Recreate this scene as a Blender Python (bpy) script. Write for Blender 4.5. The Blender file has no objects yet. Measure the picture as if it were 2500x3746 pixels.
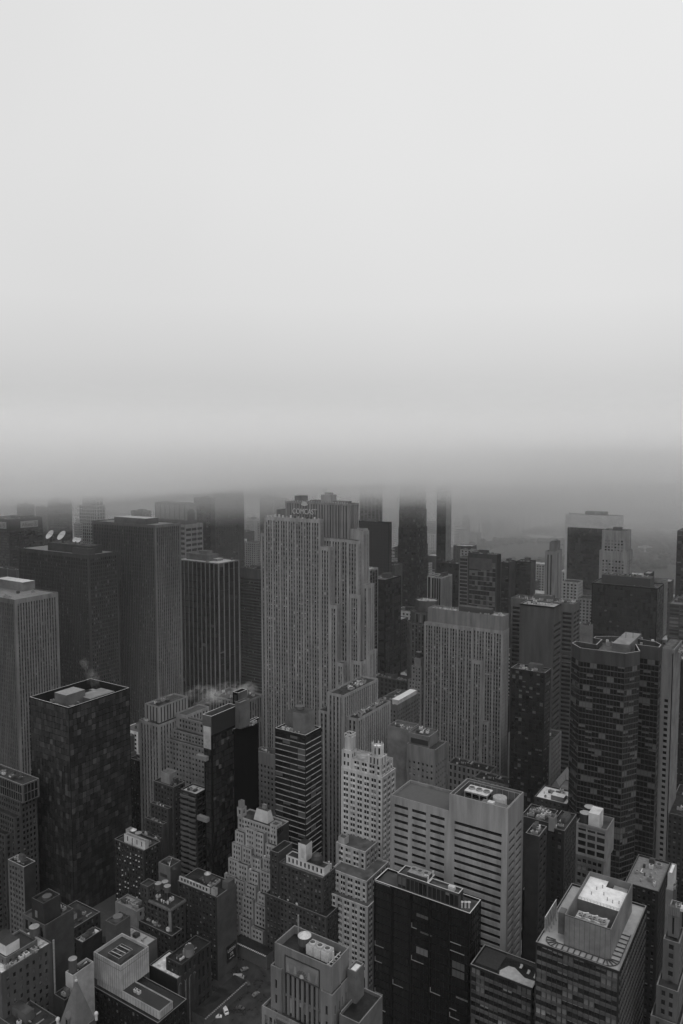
import bpy, math, random
from mathutils import Vector
R = random.Random(7)
C = bpy.context.scene.collection
# ------------------------------------------------------------ geometry of the view (metres; +Y up the avenues, +X towards the east river)
F = 2782.0; P = math.radians(4.3); AZ = math.radians(32.9); H = 300.0
fx, fy = -math.sin(AZ), math.cos(AZ); rx, ry = math.cos(AZ), math.sin(AZ)
def ray(px, py):
    x = (px-1250)/F; y = -(py-1873)/F
    dh = math.cos(P)+y*math.sin(P); dz = -math.sin(P)+y*math.cos(P)
    return (dh*fx+x*rx, dh*fy+x*ry, dz)
def at(px, py, h):
    d = ray(px, py); t = (h-H)/d[2]; return (d[0]*t, d[1]*t)
def atN(px, py, N):
    d = ray(px, py); return d[0]*N/d[1], H+d[2]*N/d[1]
def proj(X, Y, Z):
    a = X*fx+Y*fy; b = X*rx+Y*ry; c = Z-H
    dep = a*math.cos(P)-c*math.sin(P); up = a*math.sin(P)+c*math.cos(P)
    if dep < 1: return (-9999, -9999)
    return 1250+F*b/dep, 1873-F*up/dep
def along(p, h, dx, dy, tx):
    k = (tx-1250)/F; c = h-H
    b0 = p[0]*rx+p[1]*ry; a0 = p[0]*fx+p[1]*fy; db = dx*rx+dy*ry; da = dx*fx+dy*fy
    return (k*(a0*math.cos(P)-c*math.sin(P))-b0)/(db-k*da*math.cos(P))
def rect(x, y, h, xl, xr):
    p = at(x, y, h); w = along(p, h, -1, 0, xl); d = along(p, h, 0, 1, xr)
    return (p[0]-w, p[0], p[1], p[1]+d)          # west, east, south, north
# ------------------------------------------------------------ materials
MATS = {}
def mat(key, col, rough=.8, metal=0, var=.25, scale=.15, streak=0, spec=.5, wet=0, emit=0):
    if key in MATS: return MATS[key]
    m = bpy.data.materials.new(key); m.use_nodes = True; MATS[key] = m
    nt = m.node_tree; b = nt.nodes['Principled BSDF']
    b.inputs['Roughness'].default_value = rough; b.inputs['Metallic'].default_value = metal
    b.inputs['Specular IOR Level'].default_value = spec
    c = (col, col, col*1.01, 1)
    if emit:
        b.inputs['Emission Color'].default_value = (1, 1, 1, 1); b.inputs['Emission Strength'].default_value = emit
    if var <= 0:
        b.inputs['Base Color'].default_value = c; return m
    tc = nt.nodes.new('ShaderNodeTexCoord'); mp = nt.nodes.new('ShaderNodeMapping')
    nt.links.new(tc.outputs['Object'], mp.inputs['Vector'])
    if streak: mp.inputs['Scale'].default_value = (1, 1, .12)
    n = nt.nodes.new('ShaderNodeTexNoise'); n.inputs['Scale'].default_value = scale; n.inputs['Detail'].default_value = 6
    n.inputs['Roughness'].default_value = .65
    nt.links.new(mp.outputs[0], n.inputs['Vector'])
    r = nt.nodes.new('ShaderNodeMapRange'); r.inputs[1].default_value = .3; r.inputs[2].default_value = .7
    r.inputs[3].default_value = 1-var; r.inputs[4].default_value = 1+var
    nt.links.new(n.outputs['Fac'], r.inputs[0])
    mx = nt.nodes.new('ShaderNodeVectorMath'); mx.operation = 'SCALE'; mx.inputs[0].default_value = c[:3]
    nt.links.new(r.outputs[0], mx.inputs['Scale']); nt.links.new(mx.outputs[0], b.inputs['Base Color'])
    if wet:
        r2 = nt.nodes.new('ShaderNodeMapRange'); r2.inputs[1].default_value = .42; r2.inputs[2].default_value = .56
        r2.inputs[3].default_value = wet; r2.inputs[4].default_value = rough
        nt.links.new(n.outputs['Fac'], r2.inputs[0]); nt.links.new(r2.outputs[0], b.inputs['Roughness'])
    return m
def tn(c): return c*min(.95, .33+1.95*c)                          # contrast curve on base colours: deepens dark tones, barely alters pale ones
def wallm(c): return mat('wall_stone_%03d' % round(c*1000), tn(c), .85, var=.34, scale=.22, streak=1, spec=.12)
def plainm(c): return mat('plaster_%03d' % round(c*1000), tn(c), .9, var=.34, scale=.11, spec=.12)
def roofm(c): return mat('roof_felt_%03d' % round(c*1000), tn(c), .75, var=.6, scale=.2, wet=.35, spec=.25)
GL0 = mat('glass_dark', .012, .12, var=0, spec=.6)
GL1 = mat('glass_grey', .02, .2, var=0, spec=.5)
GL2 = mat('glass_smoky', .02, .3, var=.4, scale=.1, spec=.35)
BL0 = mat('window_blind', .12, .7, var=0)
BL1 = mat('window_blind_pale', .22, .7, var=0)
BL2 = mat('window_blind_dim', .07, .6, var=0)
COP = mat('coping', .13, .6, var=.2, scale=.5)
DARKM = mat('dark_metal', .04, .5, var=.2, scale=1)
METAL = mat('grey_metal', .26, .45, metal=.3, var=.3, scale=.8)
PALEM = mat('pale_metal', .42, .5, var=.25, scale=.8)
WOOD = mat('tank_wood', .05, .8, var=.3, scale=1.5, streak=1)
WHITE = mat('white_membrane', .6, .6, var=.2, scale=.4)
ASPH = mat('asphalt', .02, .5, var=.3, scale=.08, wet=.22)
PAVE = mat('pavement', .04, .7, var=.25, scale=.3)
PAINT = mat('road_paint', .5, .7, var=.2, scale=2)
# ------------------------------------------------------------ mesh helper
class MB:
    def __init__(s): s.v = []; s.f = []; s.m = []; s.ms = []
    def mi(s, m):
        if m not in s.ms: s.ms.append(m)
        return s.ms.index(m)
    def quad(s, a, b, c, d, m):
        i = len(s.v); s.v += [a, b, c, d]; s.f.append((i, i+1, i+2, i+3)); s.m.append(s.mi(m))
    def poly(s, pts, m):
        i = len(s.v); s.v += pts; s.f.append(tuple(range(i, i+len(pts)))); s.m.append(s.mi(m))
    def box(s, x0, x1, y0, y1, z0, z1, m, mt=None, bottom=True):
        mt = mt or m
        a, b, c, d = (x0, y0), (x1, y0), (x1, y1), (x0, y1)
        for p, q in ((a, b), (b, c), (c, d), (d, a)):
            s.quad((*p, z0), (*q, z0), (*q, z1), (*p, z1), m)
        s.quad((*a, z1), (*b, z1), (*c, z1), (*d, z1), mt)
        if bottom: s.quad((*a, z0), (*d, z0), (*c, z0), (*b, z0), m)
    def bar(s, p, q, r, m):                                  # square bar between two points
        p = Vector(p); q = Vector(q); d = (q-p).normalized()
        u = d.cross(Vector((0, 0, 1)));
        if u.length < .01: u = Vector((1, 0, 0))
        u.normalize(); w = d.cross(u); u *= r; w *= r
        cs = [u+w, w-u, -u-w, u-w]
        for k in range(4):
            a, b = cs[k], cs[(k+1) % 4]
            s.quad(tuple(p+a), tuple(q+a), tuple(q+b), tuple(p+b), m)
        s.poly([tuple(p+c) for c in cs], m); s.poly([tuple(q+c) for c in reversed(cs)], m)
    def lathe(s, cx, cy, prof, m, n=16, cap=None):           # prof: (radius, z) from bottom up
        cs = [(math.cos(2*math.pi*k/n), math.sin(2*math.pi*k/n)) for k in range(n)]
        for (r0, z0), (r1, z1) in zip(prof, prof[1:]):
            for k in range(n):
                a, b = cs[k], cs[(k+1) % n]
                s.quad((cx+a[0]*r0, cy+a[1]*r0, z0), (cx+b[0]*r0, cy+b[1]*r0, z0), (cx+b[0]*r1, cy+b[1]*r1, z1), (cx+a[0]*r1, cy+a[1]*r1, z1), m)
        r, z = prof[-1]
        if r > .02: s.poly([(cx+a[0]*r, cy+a[1]*r, z) for a in cs], cap or m)
    def build(s, name, parent=None, org=(0, 0, 0), smooth=False):
        if not s.f: return None
        me = bpy.data.meshes.new(name); ox, oy, oz = org
        me.from_pydata([(x-ox, y-oy, z-oz) for x, y, z in s.v], [], s.f)
        for m in s.ms: me.materials.append(m)
        me.polygons.foreach_set('material_index', s.m)
        if smooth: me.polygons.foreach_set('use_smooth', [True]*len(s.f))
        o = bpy.data.objects.new(name, me); C.objects.link(o)
        if parent: o.parent = parent
        else: o.location = org
        return o
def tag(o, label, cat, group=None, kind=None):
    if label: o['label'] = label
    if cat: o['category'] = cat
    if group: o['group'] = group
    if kind: o['kind'] = kind
    return o
def empty(name, loc, label, cat, group=None):
    o = bpy.data.objects.new(name, None); C.objects.link(o); o.location = loc; o.empty_display_size = 2
    return tag(o, label, cat, group)
# ------------------------------------------------------------ facade styles
def style(bay=3, floor=3.7, pw=.4, sp=.4, ds=0, dw=.3, wall=None, span=None, glass=(GL0, GL1), blind=.3, edge=1.0, top=1.6, bot=0, pat=None, jit=0, bl=(BL0, BL2), one=False, facet=False, sill=False, run=0):
    return dict(bay=bay, floor=floor, pw=pw, sp=sp, ds=ds, dw=dw, wall=wall, span=span or wall, glass=glass, blind=blind, edge=edge, top=top, bot=bot, pat=pat, jit=jit, bl=bl, one=one, facet=facet, sill=sill, run=run)
WINMESH = {}
class Bld:
    def __init__(s, name, label, cat='tower', group=None, base=None, nwin=100, seed=1):
        s.wall = MB(); s.roof = MB(); s.win = []; s.name = name; s.label = label; s.cat = cat; s.group = group
        s.parts = []; s.nwin = nwin; s.R = random.Random(hash(name+label) % 9999 if False else sum(map(ord, label))); s.base = base; s.rects = []
    # one facade, p -> q left to right as seen from outside
    def facade(s, p, q, z0, z1, st):
        W = math.hypot(q[0]-p[0], q[1]-p[1])
        if W < .05 or z1-z0 < .05: return
        dx, dy = (q[0]-p[0])/W, (q[1]-p[1])/W; nx, ny = dy, -dx
        w = s.wall
        def pt(u, z, d=0): return (p[0]+dx*u-nx*d, p[1]+dy*u-ny*d, z)
        def Q(u0, u1, za, zb, m, d=0): w.quad(pt(u0, za, d), pt(u1, za, d), pt(u1, zb, d), pt(u0, zb, d), m)
        if not isinstance(st, dict):
            Q(0, W, z0, z1, st); return
        wall, span, e, top, bot = st['wall'], st['span'], st['edge'], st['top'], st['bot']
        nb = int(round((W-2*e)/st['bay'])); nf = int(round((z1-z0-top-bot)/st['floor']))
        if nb < 1 or nf < 1 or W-2*e < .5:
            Q(0, W, z0, z1, wall); return
        bw = (W-2*e)/nb; zb, zt = z0+bot, z1-top; fl = (zt-zb)/nf
        Q(0, W, zt, z1, wall)
        if bot > 0: Q(0, W, z0, zb, wall)
        Q(0, e, zb, zt, wall); Q(W-e, W, zb, zt, wall)
        pat = st['pat'] or [1]; ds, dw = st['ds'], st['dw']; dm = max(ds, dw); hp = st['pw']*bw/2
        pws = [hp*pat[i % len(pat)] for i in range(nb+1)]
        pws[0] = hp if st['pat'] is None else pws[0]
        for i in range(nb+1):
            u = e+i*bw; a = u-pws[i] if i > 0 else u; b = u+pws[i] if i < nb else u
            Q(a, b, zb, zt, wall)
        for i in range(nb):
            u0 = e+i*bw+pws[i]; u1 = e+(i+1)*bw-pws[i+1]
            w.quad(pt(u0, zb, 0), pt(u0, zb, dm), pt(u0, zt, dm), pt(u0, zt, 0), wall)
            w.quad(pt(u1, zb, dm), pt(u1, zb, 0), pt(u1, zt, 0), pt(u1, zt, dm), wall)
            w.quad(pt(u0, zb, 0), pt(u1, zb, 0), pt(u1, zb, dm), pt(u0, zb, dm), wall)
            if i == 0 or not st['one']: g0 = s.R.random()
            for k in range(nf):
                za = zb+k*fl; zs = za+st['sp']*fl; zc = za+fl
                if st['sp'] > 0:
                    Q(u0, u1, za, zs, span, ds)
                    if dw > ds: w.quad(pt(u0, zs, ds), pt(u1, zs, ds), pt(u1, zs, dw), pt(u0, zs, dw), COP if st['sill'] else span)
                j = st['jit']*bw*(s.R.random()-.5)
                if st['facet']:
                    r = s.R.random(); m = FACET[0 if r < .4 else 1 if r < .76 else 2 if r < .95 else 3]
                    d = [s.R.uniform(-.03, .2) for _ in range(4)]
                    w.quad(pt(u0, za, dw), pt(u0+.0, za, d[0]), pt(u0, zc, d[3]), pt(u0, zc, dw), m)
                    w.quad(pt(u0, zc-.25, d[3]), pt(u1, zc-.25, d[2]), pt(u1, zc-.25, dw), pt(u0, zc-.25, dw), DARKM)
                    s.win.append((pt(u0, zs, 0), dx, dy, u1-u0, zc-.25-zs, m, None, 0, d)); continue
                g = st['glass'][int(s.R.random()*len(st['glass']))]
                bf = 0; bm = None
                if st['run']:
                    q_ = random.Random(int((i+(k*7) % 5)//st['run'])*7919+k*104729+len(s.label)); hit = q_.random() < st['blind']
                    if hit: bf = q_.choice((.3, .5, 1, 1)); bm = q_.choice(st['bl'])
                elif s.R.random() < st['blind']:
                    bf = s.R.choice((.25, .5, .5, .75, 1)); bm = s.R.choice(st['bl'])
                s.win.append((pt(u0, zs, dw), dx, dy, u1-u0, zc-zs, g, bm, bf, None))
    def block(s, r, z0, z1, S, E=None, roof=None, par=1.0, N=None, W=None, rim=None, pt=.45):
        x0, x1, y0, y1 = r; E = E if E is not None else S
        pl = S['wall'] if isinstance(S, dict) else S
        s.rects.append((x0, x1, y0, y1, z1)); BOXES.append((x0, x1, y0, y1, z0, z1))
        s.poly([(x0, y0), (x1, y0), (x1, y1), (x0, y1)], z0, z1, [S, E, N or pl, W or pl], roof, par, rim, pt)
        return r
    def poly(s, pts, z0, z1, sts, roof=None, par=1.0, rim=None, pt=.45):
        n = len(pts); roof = roof or roofm(.06); rim = rim or COP
        for i in range(n):
            s.facade(pts[i], pts[(i+1) % n], z0, z1, sts[i] if isinstance(sts, list) else sts)
        if par <= 0:
            s.roof.poly([(*p, z1) for p in pts], roof); return
        ins = []
        for i in range(n):
            a, b, c = pts[i-1], pts[i], pts[(i+1) % n]
            d1 = Vector((b[0]-a[0], b[1]-a[1])).normalized(); d2 = Vector((c[0]-b[0], c[1]-b[1])).normalized()
            n1 = Vector((-d1.y, d1.x)); n2 = Vector((-d2.y, d2.x)); m = n1+n2
            k = pt/max(.3, m.dot(n1)); ins.append((b[0]+m.x*k, b[1]+m.y*k))
        wl = [st['wall'] if isinstance(st, dict) else st for st in (sts if isinstance(sts, list) else [sts]*n)]
        for i in range(n):
            j = (i+1) % n
            s.roof.quad((*pts[i], z1), (*pts[j], z1), (*ins[j], z1), (*ins[i], z1), rim)
            s.roof.quad((*ins[i], z1), (*ins[j], z1), (*ins[j], z1-par), (*ins[i], z1-par), wl[i])
        s.roof.poly([(*p, z1-par) for p in ins], roof)
    def part(s, name, mb, label=None, sub=None, smooth=False):
        s.parts.append((name, mb, label, sub, smooth)); return mb
    # bulkhead boxes and machines on a roof rectangle
    def clutter(s, r, z, n=6, big=.3, tone=.14, seed=0):
        Rn = random.Random(seed+n); x0, x1, y0, y1 = r; w, d = x1-x0, y1-y0
        if big:
            bw, bd = w*Rn.uniform(.3, .45), d*Rn.uniform(.3, .5); bx = x0+Rn.uniform(.2, .5)*w; by = y0+Rn.uniform(.3, .5)*d
            m = MB(); hh = Rn.uniform(3, 5); m.box(bx, bx+bw, by, by+bd, z, z+hh, plainm(tone), roofm(.09), False)
            m.box(bx+bw*.4, bx+bw*.4+1, by-.06, by, z, z+2.2, DARKM, None, False)
            s.part('bulkhead', m)
        n = int(n*2.2)
        for k in range(n):
            a, b, c = Rn.uniform(1.0, 3.2), Rn.uniform(1.2, 3), Rn.uniform(.8, 2)
            x = Rn.uniform(x0+1, max(x0+1.1, x1-a-1)); y = Rn.uniform(y0+1, max(y0+1.1, y1-b-1)); m = MB()
            mm = Rn.choice((PALEM, METAL, METAL, DARKM)); t = Rn.random()
            if t < .6:
                m.box(x, x+a, y, y+b, z+.25, z+.25+c, mm); m.box(x+.2, x+.5, y+.2, y+.5, z, z+.25, DARKM); m.box(x+a-.5, x+a-.2, y+b-.5, y+b-.2, z, z+.25, DARKM)
                m.lathe(x+a/2, y+b/2, [(min(a, b)*.36, z+.25+c), (min(a, b)*.36, z+.5+c)], DARKM, 10); nm = 'air_handler'
            elif t < .8:
                m.lathe(x, y, [(.35, z), (.35, z+1.2), (.55, z+1.3), (.3, z+1.7)], mm, 8); nm = 'roof_vent'
            else:
                m.box(x, x+.5, y, min(y+b*3, y1-.6), z+.3, z+.8, mm); m.box(x, x+a, y, y+.5, z+.32, z+.75, mm); nm = 'duct'
            s.part(nm, m)
    def done(s):
        xs = [v[0] for v in s.wall.v]; ys = [v[1] for v in s.wall.v]; zs = min(v[2] for v in s.wall.v)
        org = s.base or ((min(xs)+max(xs))/2, (min(ys)+max(ys))/2, zs)
        root = empty(s.name, org, s.label, s.cat, s.group); s.root = root
        s.wall.build('wall', root, org); s.roof.build('roof', root, org)
        def size(w):                                             # apparent size in the 684 pixel picture, 0 when out of frame
            a = proj(w[0][0], w[0][1], w[0][2])
            if not (-20 < a[0] < 2520 and a[1] < 3780): return 0, 0, 0
            b = proj(w[0][0]+w[1]*w[3], w[0][1]+w[2]*w[3], w[0][2]+w[4])
            return abs(b[0]-a[0])*.274, abs(b[1]-a[1])*.274, a[1]
        sz = [size(w) for w in s.win]
        idx = sorted(range(len(s.win)), key=lambda i: (0 if sz[i][0]*sz[i][1] >= .8 else 1, sz[i][2]))
        single = set(i for i in idx[:s.nwin] if sz[i][0]*sz[i][1] >= .8)
        rest = MB()
        for i, (o, dx, dy, w, h, g, bm, bf, d) in enumerate(s.win):
            if i in single and d is None:
                key = (round(w, 2), round(h, 2), g.name, bm.name if bm else '', bf)
                me = WINMESH.get(key)
                if not me:
                    mb = MB()
                    zc = h*(1-bf) if bm else h
                    if zc > .01: mb.quad((0, 0, 0), (w, 0, 0), (w, 0, zc), (0, 0, zc), g)
                    if bm: mb.quad((0, 0, zc), (w, 0, zc), (w, 0, h), (0, 0, h), bm)
                    me = bpy.data.meshes.new('window'); me.from_pydata(mb.v, [], mb.f)
                    for m in mb.ms: me.materials.append(m)
                    me.polygons.foreach_set('material_index', mb.m); WINMESH[key] = me
                ob = bpy.data.objects.new('window', me); C.objects.link(ob); ob.parent = root
                ob.location = (o[0]-org[0], o[1]-org[1], o[2]-org[2]); ob.rotation_euler = (0, 0, math.atan2(dy, dx)); continue
            nx, ny = dy, -dx
            def pp(u, z, k=0): return (o[0]+dx*u-nx*k, o[1]+dy*u-ny*k, o[2]+z)
            if d is not None:
                t = MB() if i in single else rest
                t.quad(pp(0, 0, d[0]), pp(w, 0, d[1]), pp(w, h, d[2]), pp(0, h, d[3]), g)
                if i in single: t.build('window', root, org)
                continue
            zc = h*(1-bf) if bm else h
            if zc > .01: rest.quad(pp(0, 0), pp(w, 0), pp(w, zc), pp(0, zc), g)
            if bm: rest.quad(pp(0, zc), pp(w, zc), pp(w, h), pp(0, h), bm)
        ro = rest.build('window', root, org)
        if ro: ro['kind'] = 'stuff'
        for nm, mb, lb, sub, sm in s.parts:
            o = mb.build(nm, root, org, sm)
            if o and lb: o['label'] = lb
            if o and sub:
                for n2, m2 in sub: m2.build(n2, o, org)
        return root
FACET = (mat('facet_dark', .016, .3, var=.3, scale=.3), mat('facet_grey', .026, .35, var=.3, scale=.3), mat('facet_frost', .038, .4, var=.3, scale=.3), mat('facet_pale', .06, .45, var=.3, scale=.3))
BOXES = []
OCC = []                                                         # footprints already taken
def sub(r, a, b, c, d):                                          # part of a rectangle: fractions west, east, south, north
    x0, x1, y0, y1 = r; return (x0+(x1-x0)*a, x0+(x1-x0)*b, y0+(y1-y0)*c, y0+(y1-y0)*d)
def simple(name, label, px, h, xl, xr, S, E=None, cat='tower', roof=None, clut=6, pent=None, par=1.0, base=0, group=None, tone=.14, rim=None, big=.3, mind=8, minw=0):
    B = Bld(name, label, cat, group); r = rect(px[0], px[1], h, xl, xr)
    if r[3]-r[2] < mind: r = (r[0], r[1], r[2], r[2]+mind)
    if r[1]-r[0] < minw: r = (r[1]-minw, r[1], r[2], r[3])
    B.block(r, base, h, S, E, roof, par, rim=rim); B.r = r; OCC.append(r)
    if pent:
        for (a, b, c, d, t, m) in pent:
            q = sub(r, a, b, c, d); p = MB(); p.box(*q, h-par, h+t, m, roofm(.1), False); B.part('penthouse', p)
    if clut: B.clutter((r[0]+1, r[1]-1, r[2]+1, r[3]-1), h-par, clut, big, tone, int(px[0]))
    return B
# ------------------------------------------------------------ styles used
lime, lime2 = wallm(.25), wallm(.32)
SPD = mat('spandrel_dark', .025, .6, var=.2, scale=.4)
SPG = mat('spandrel_grey', .07, .7, var=.2, scale=.4)
ROCK = style(2.75, 3.8, .4, .42, .2, .5, lime, SPG, pat=[1.7, .85, .85], top=3, blind=.3, bl=(BL0, BL2, BL1))
ROCKE = style(2.6, 3.8, .5, .42, .2, .5, lime, SPG, pat=[1.5, 1], top=3)
CROWN = style(2.75, 30, .5, .0, .2, .7, wallm(.2), SPD, pat=[1.6, .9, .9], top=1.5, glass=(SPD,), blind=0)
def fins(c, bay=2.0, pw=.5, fl=3.9, g=(GL0, GL1), top=4, dw=.55): return style(bay, fl, pw, .32, .4, dw, wallm(c), SPD, g, .12, edge=bay*.8, top=top)
def punch(c, bay=3.2, fl=3.5, pw=.5, sp=.45, **k): return style(bay, fl, pw, sp, 0, .3, wallm(c), **k)
def pair(c, bay=5, fl=3.4, **k): return style(bay/2, fl, .42, .42, 0, .3, wallm(c), pat=[1.6, .45], **k)
def ribbon(c, fl=3.8, sp=.55, bay=9, pw=.06, **k): return style(bay, fl, pw, sp, 0, .35, wallm(c), **k)
def curtain(c, bay=3, fl=3.9, pw=.06, sp=.12, **k): return style(bay, fl, pw, sp, 0, .08, wallm(c), **k)
# ============================================================ BUILDINGS
# --- left: three finned office slabs
B = simple('office_tower', 'pale finned office slab cut by the left edge, grey roof with white plant box', (52, 2194), 180, -150, 211, fins(.14, 2.5), fins(.2, 2.5), roof=roofm(.22), clut=3, big=0)
p = MB(); q = rect(60, 2163, 180, -40, 69); p.box(q[0], q[1], q[2]+6, q[3]+16, 179, 187, plainm(.2), WHITE, False); B.part('plant_room', p)
B.done()
B = simple('office_tower', 'dark finned office slab carrying four satellite dishes', (322, 2031), 205, 65, 431, fins(.1, 2.5, .42), fins(.09, 2.5, .42), roof=roofm(.3), clut=2, big=0)
r = B.r; RB = r
p = MB(); p.box(r[1]-72, r[1]-9, r[2]+8, r[2]+24, 204, 212, plainm(.11), roofm(.08), False); p.box(r[1]-30, r[1]-5, r[2]+5, r[2]+12, 204, 210, DARKM, roofm(.08), False); B.part('penthouse', p)
B.done()
B = simple('office_tower', 'tallest finned slab of the left trio with a thin grey belt below its roof', (565, 1921), 229, 335, 660, fins(.15, 2.6, .45, top=3), fins(.22, 2.6, .45, top=3), roof=roofm(.3), clut=4, big=0)
r = B.r
p = MB(); p.box(r[1]-70, r[1]-22, r[2]+8, r[2]+26, 228, 234, plainm(.13), WHITE, False); B.part('penthouse', p)
B.done()
# --- dark slab with thin pale piers
LST = style(6.9, 7.8, .15, .1, .8, .85, wallm(.26), wallm(.03), (GL0,), .02, edge=.6, top=1.2)
LSE = style(8.9, 7.8, .13, .1, .8, .85, wallm(.26), wallm(.03), (GL0,), .02, edge=.8, top=1.2)
B = simple('office_tower', 'dark slab with widely spaced pale piers and a snow white roof', (798, 2061), 179, 640, 875, LST, LSE, roof=WHITE, clut=3, big=0)
r = B.r
p = MB(); p.box(r[1]-34, r[1]-18, r[2]+18, r[2]+28, 178, 180.5, METAL, WHITE, False); p.box(r[0]+6, r[0]+42, r[2]+12, r[2]+28, 178, 185, plainm(.2), None, False); p.box(r[0]+24, r[0]+36, r[2]+14, r[2]+24, 185, 189, plainm(.22), None, False); B.part('plant_room', p)
B.done()
B = simple('office_tower', 'dark block ruled with thin pale lines, left of the tall stone skyscraper', (965, 2085), 165, 876, 1010, ribbon(.13, 3.6, .38, 1.6, .12, glass=(GL0,), blind=.05, top=12), clut=4)
B.done()
# --- textured glass tower
FS = style(2.9, 3.9, 0, 0, 0, .25, wallm(.03), DARKM, (GL0,), 0, edge=.3, top=.8, facet=True)
B = Bld('glass_tower', 'dark tower clad in jumbled faceted glass panels with steam rising from its open roof', 'tower'); r = rect(250, 2589, 140, 107, 472); OCC.append(r)
B.block(r, 0, 140, FS, FS, roof=roofm(.04), par=7, rim=PALEM); x0, x1, y0, y1 = r
p = MB(); p.box(x0+14, x0+26, y0+9, y0+24, 133, 143, plainm(.16), METAL, False); p.box(x0+20, x0+34, y0+22, y0+42, 133, 138.5, plainm(.14), roofm(.22), False); B.part('plant_room', p)
for k in range(7):
    p = MB(); a = B.R.uniform(2, 26); b = y0+5+k*6
    p.bar((x0+a, b, 135.5), (x0+a+9, b+B.R.uniform(-3, 3), 136.5), .35, METAL); p.box(x0+a, x0+a+4, b+1, b+3, 133, 135.5, DARKM, METAL, False); B.part('pipework', p)
B.clutter((x0+2, x1-2, y0+2, y1-2), 133, 9, 0, .1, 5); B.done()
# --- thirty storey stone slab group (the tall central skyscraper)
B = Bld('stone_skyscraper', 'tall stepped stone skyscraper with an illuminated word sign on its crown', 'skyscraper', nwin=100)
DKR = roofm(.07)
core = (-420, -328, 518, 533)
def rb(x0, x1, y0, y1, z, c=None, par=1.2): B.block((x0, x1, y0, y1), 0, z, ROCK, ROCKE, DKR, par)
B.block(core, 0, 232, ROCK, ROCKE, DKR, 0); B.block((-392.5, -327.5, 517.6, 533.4), 232, 260.5, CROWN, CROWN, DKR, 1.5)
rb(-411.3, -352.6, 512, 518, 247)
rb(-352.6, -342.6, 511.4, 518, 224.9); rb(-342.6, -335.7, 510.8, 518, 177.8); rb(-335.7, -328, 510.2, 518, 130.9)
B.block((-328, -317.9, 516, 533), 0, 231.4, ROCK, ROCKE, DKR, 1.2)
B.block((-317.9, -316.1, 521, 531), 0, 238.7, ROCK, ROCKE, DKR, 1); B.block((-328, -317.9, 520.5, 532), 231.4, 240, lime, ROCKE, DKR, 1)
B.block((-316.1, -311.4, 520.5, 531.5), 0, 195.5, ROCK, ROCKE, DKR, 1)
B.block((-324, -315, 513.5, 516), 0, 187.8, ROCK, ROCKE, DKR, 1)
B.block((-321, -311.8, 512, 520.5), 0, 134.4, ROCK, ROCKE, DKR, 1); B.block((-311.4, -309.5, 520, 532), 0, 141, ROCK, ROCKE, DKR, 1)
B.block((-403, -392.5, 519, 532), 247, 253, wallm(.15), None, DKR, 1)
p = MB(); p.box(-384, -377, 519.5, 529, 259, 265.5, plainm(.17), None, False); p.box(-371, -333, 523, 531, 259, 262, plainm(.17), None, False); B.part('bulkhead', p)
p = MB(); p.box(-357, -347, 519.5, 528, 259, 267, lime, None, False); p.box(-354, -349, 521, 526, 267, 269, METAL, None, False)
for xx in (-355.5, -353.8): p.bar((xx, 522, 267), (xx, 522, 273), .07, METAL)
B.part('penthouse', p)
for k in range(26):                                             # crenellated parapet machines
    p = MB(); xx = -390+k*2.4; p.box(xx, xx+.9, 518.2, 519, 260.5, 260.5+B.R.uniform(.5, 1.5), METAL); B.part('parapet_post', p)
for k in range(14):
    p = MB(); xx = -409+k*4.1; h = B.R.uniform(.8, 2.4); p.box(xx, xx+1.2, 513.2, 514.4, 246, 246+h+1, B.R.choice((PALEM, METAL, DARKM))); B.part('terrace_unit', p)
def text(s, size, m, depth=.15):
    cu = bpy.data.curves.new('t', 'FONT'); cu.body = s; cu.size = size; cu.extrude = depth; cu.align_x = 'CENTER'; cu.materials.append(m)
    o = bpy.data.objects.new('t', cu); C.objects.link(o); bpy.context.view_layer.update()
    me = bpy.data.meshes.new_from_object(o.evaluated_get(bpy.context.evaluated_depsgraph_get())); C.objects.unlink(o); bpy.data.objects.remove(o)
    return me
root = B.done()
LET = mat('sign_letter', .34, .5, var=0)
me = text('COMCAST', 6.4, LET, .3)
o = bpy.data.objects.new('sign_lettering', me); C.objects.link(o); o.parent = root; o['label'] = 'COMCAST in pale capitals'
wx = max(v.co.x for v in me.vertices)-min(v.co.x for v in me.vertices)
o.scale = (25/wx, 1, 1); o.location = (-372-root.location.x, 517.0-root.location.y, 250.4-root.location.z); o.rotation_euler = (math.pi/2, 0, 0)
p = MB()
for k in range(6):                                              # fanned feather emblem over the word
    a = math.radians(25+k*26); c0 = (-372, 516.9, 257.1)
    tip = (c0[0]+math.cos(a)*3.2, 516.9, c0[2]+math.sin(a)*3.6); n = (-math.sin(a)*.75, math.cos(a)*.75)
    p.poly([c0, (tip[0]-n[0], 516.9, tip[2]-n[1]), (c0[0]+math.cos(a)*3.9, 516.9, c0[2]+math.sin(a)*4.3), (tip[0]+n[0], 516.9, tip[2]+n[1])][::-1], LET)
p.build('emblem', root, root.location); OCC.append((-425, -305, 508, 536))
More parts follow.
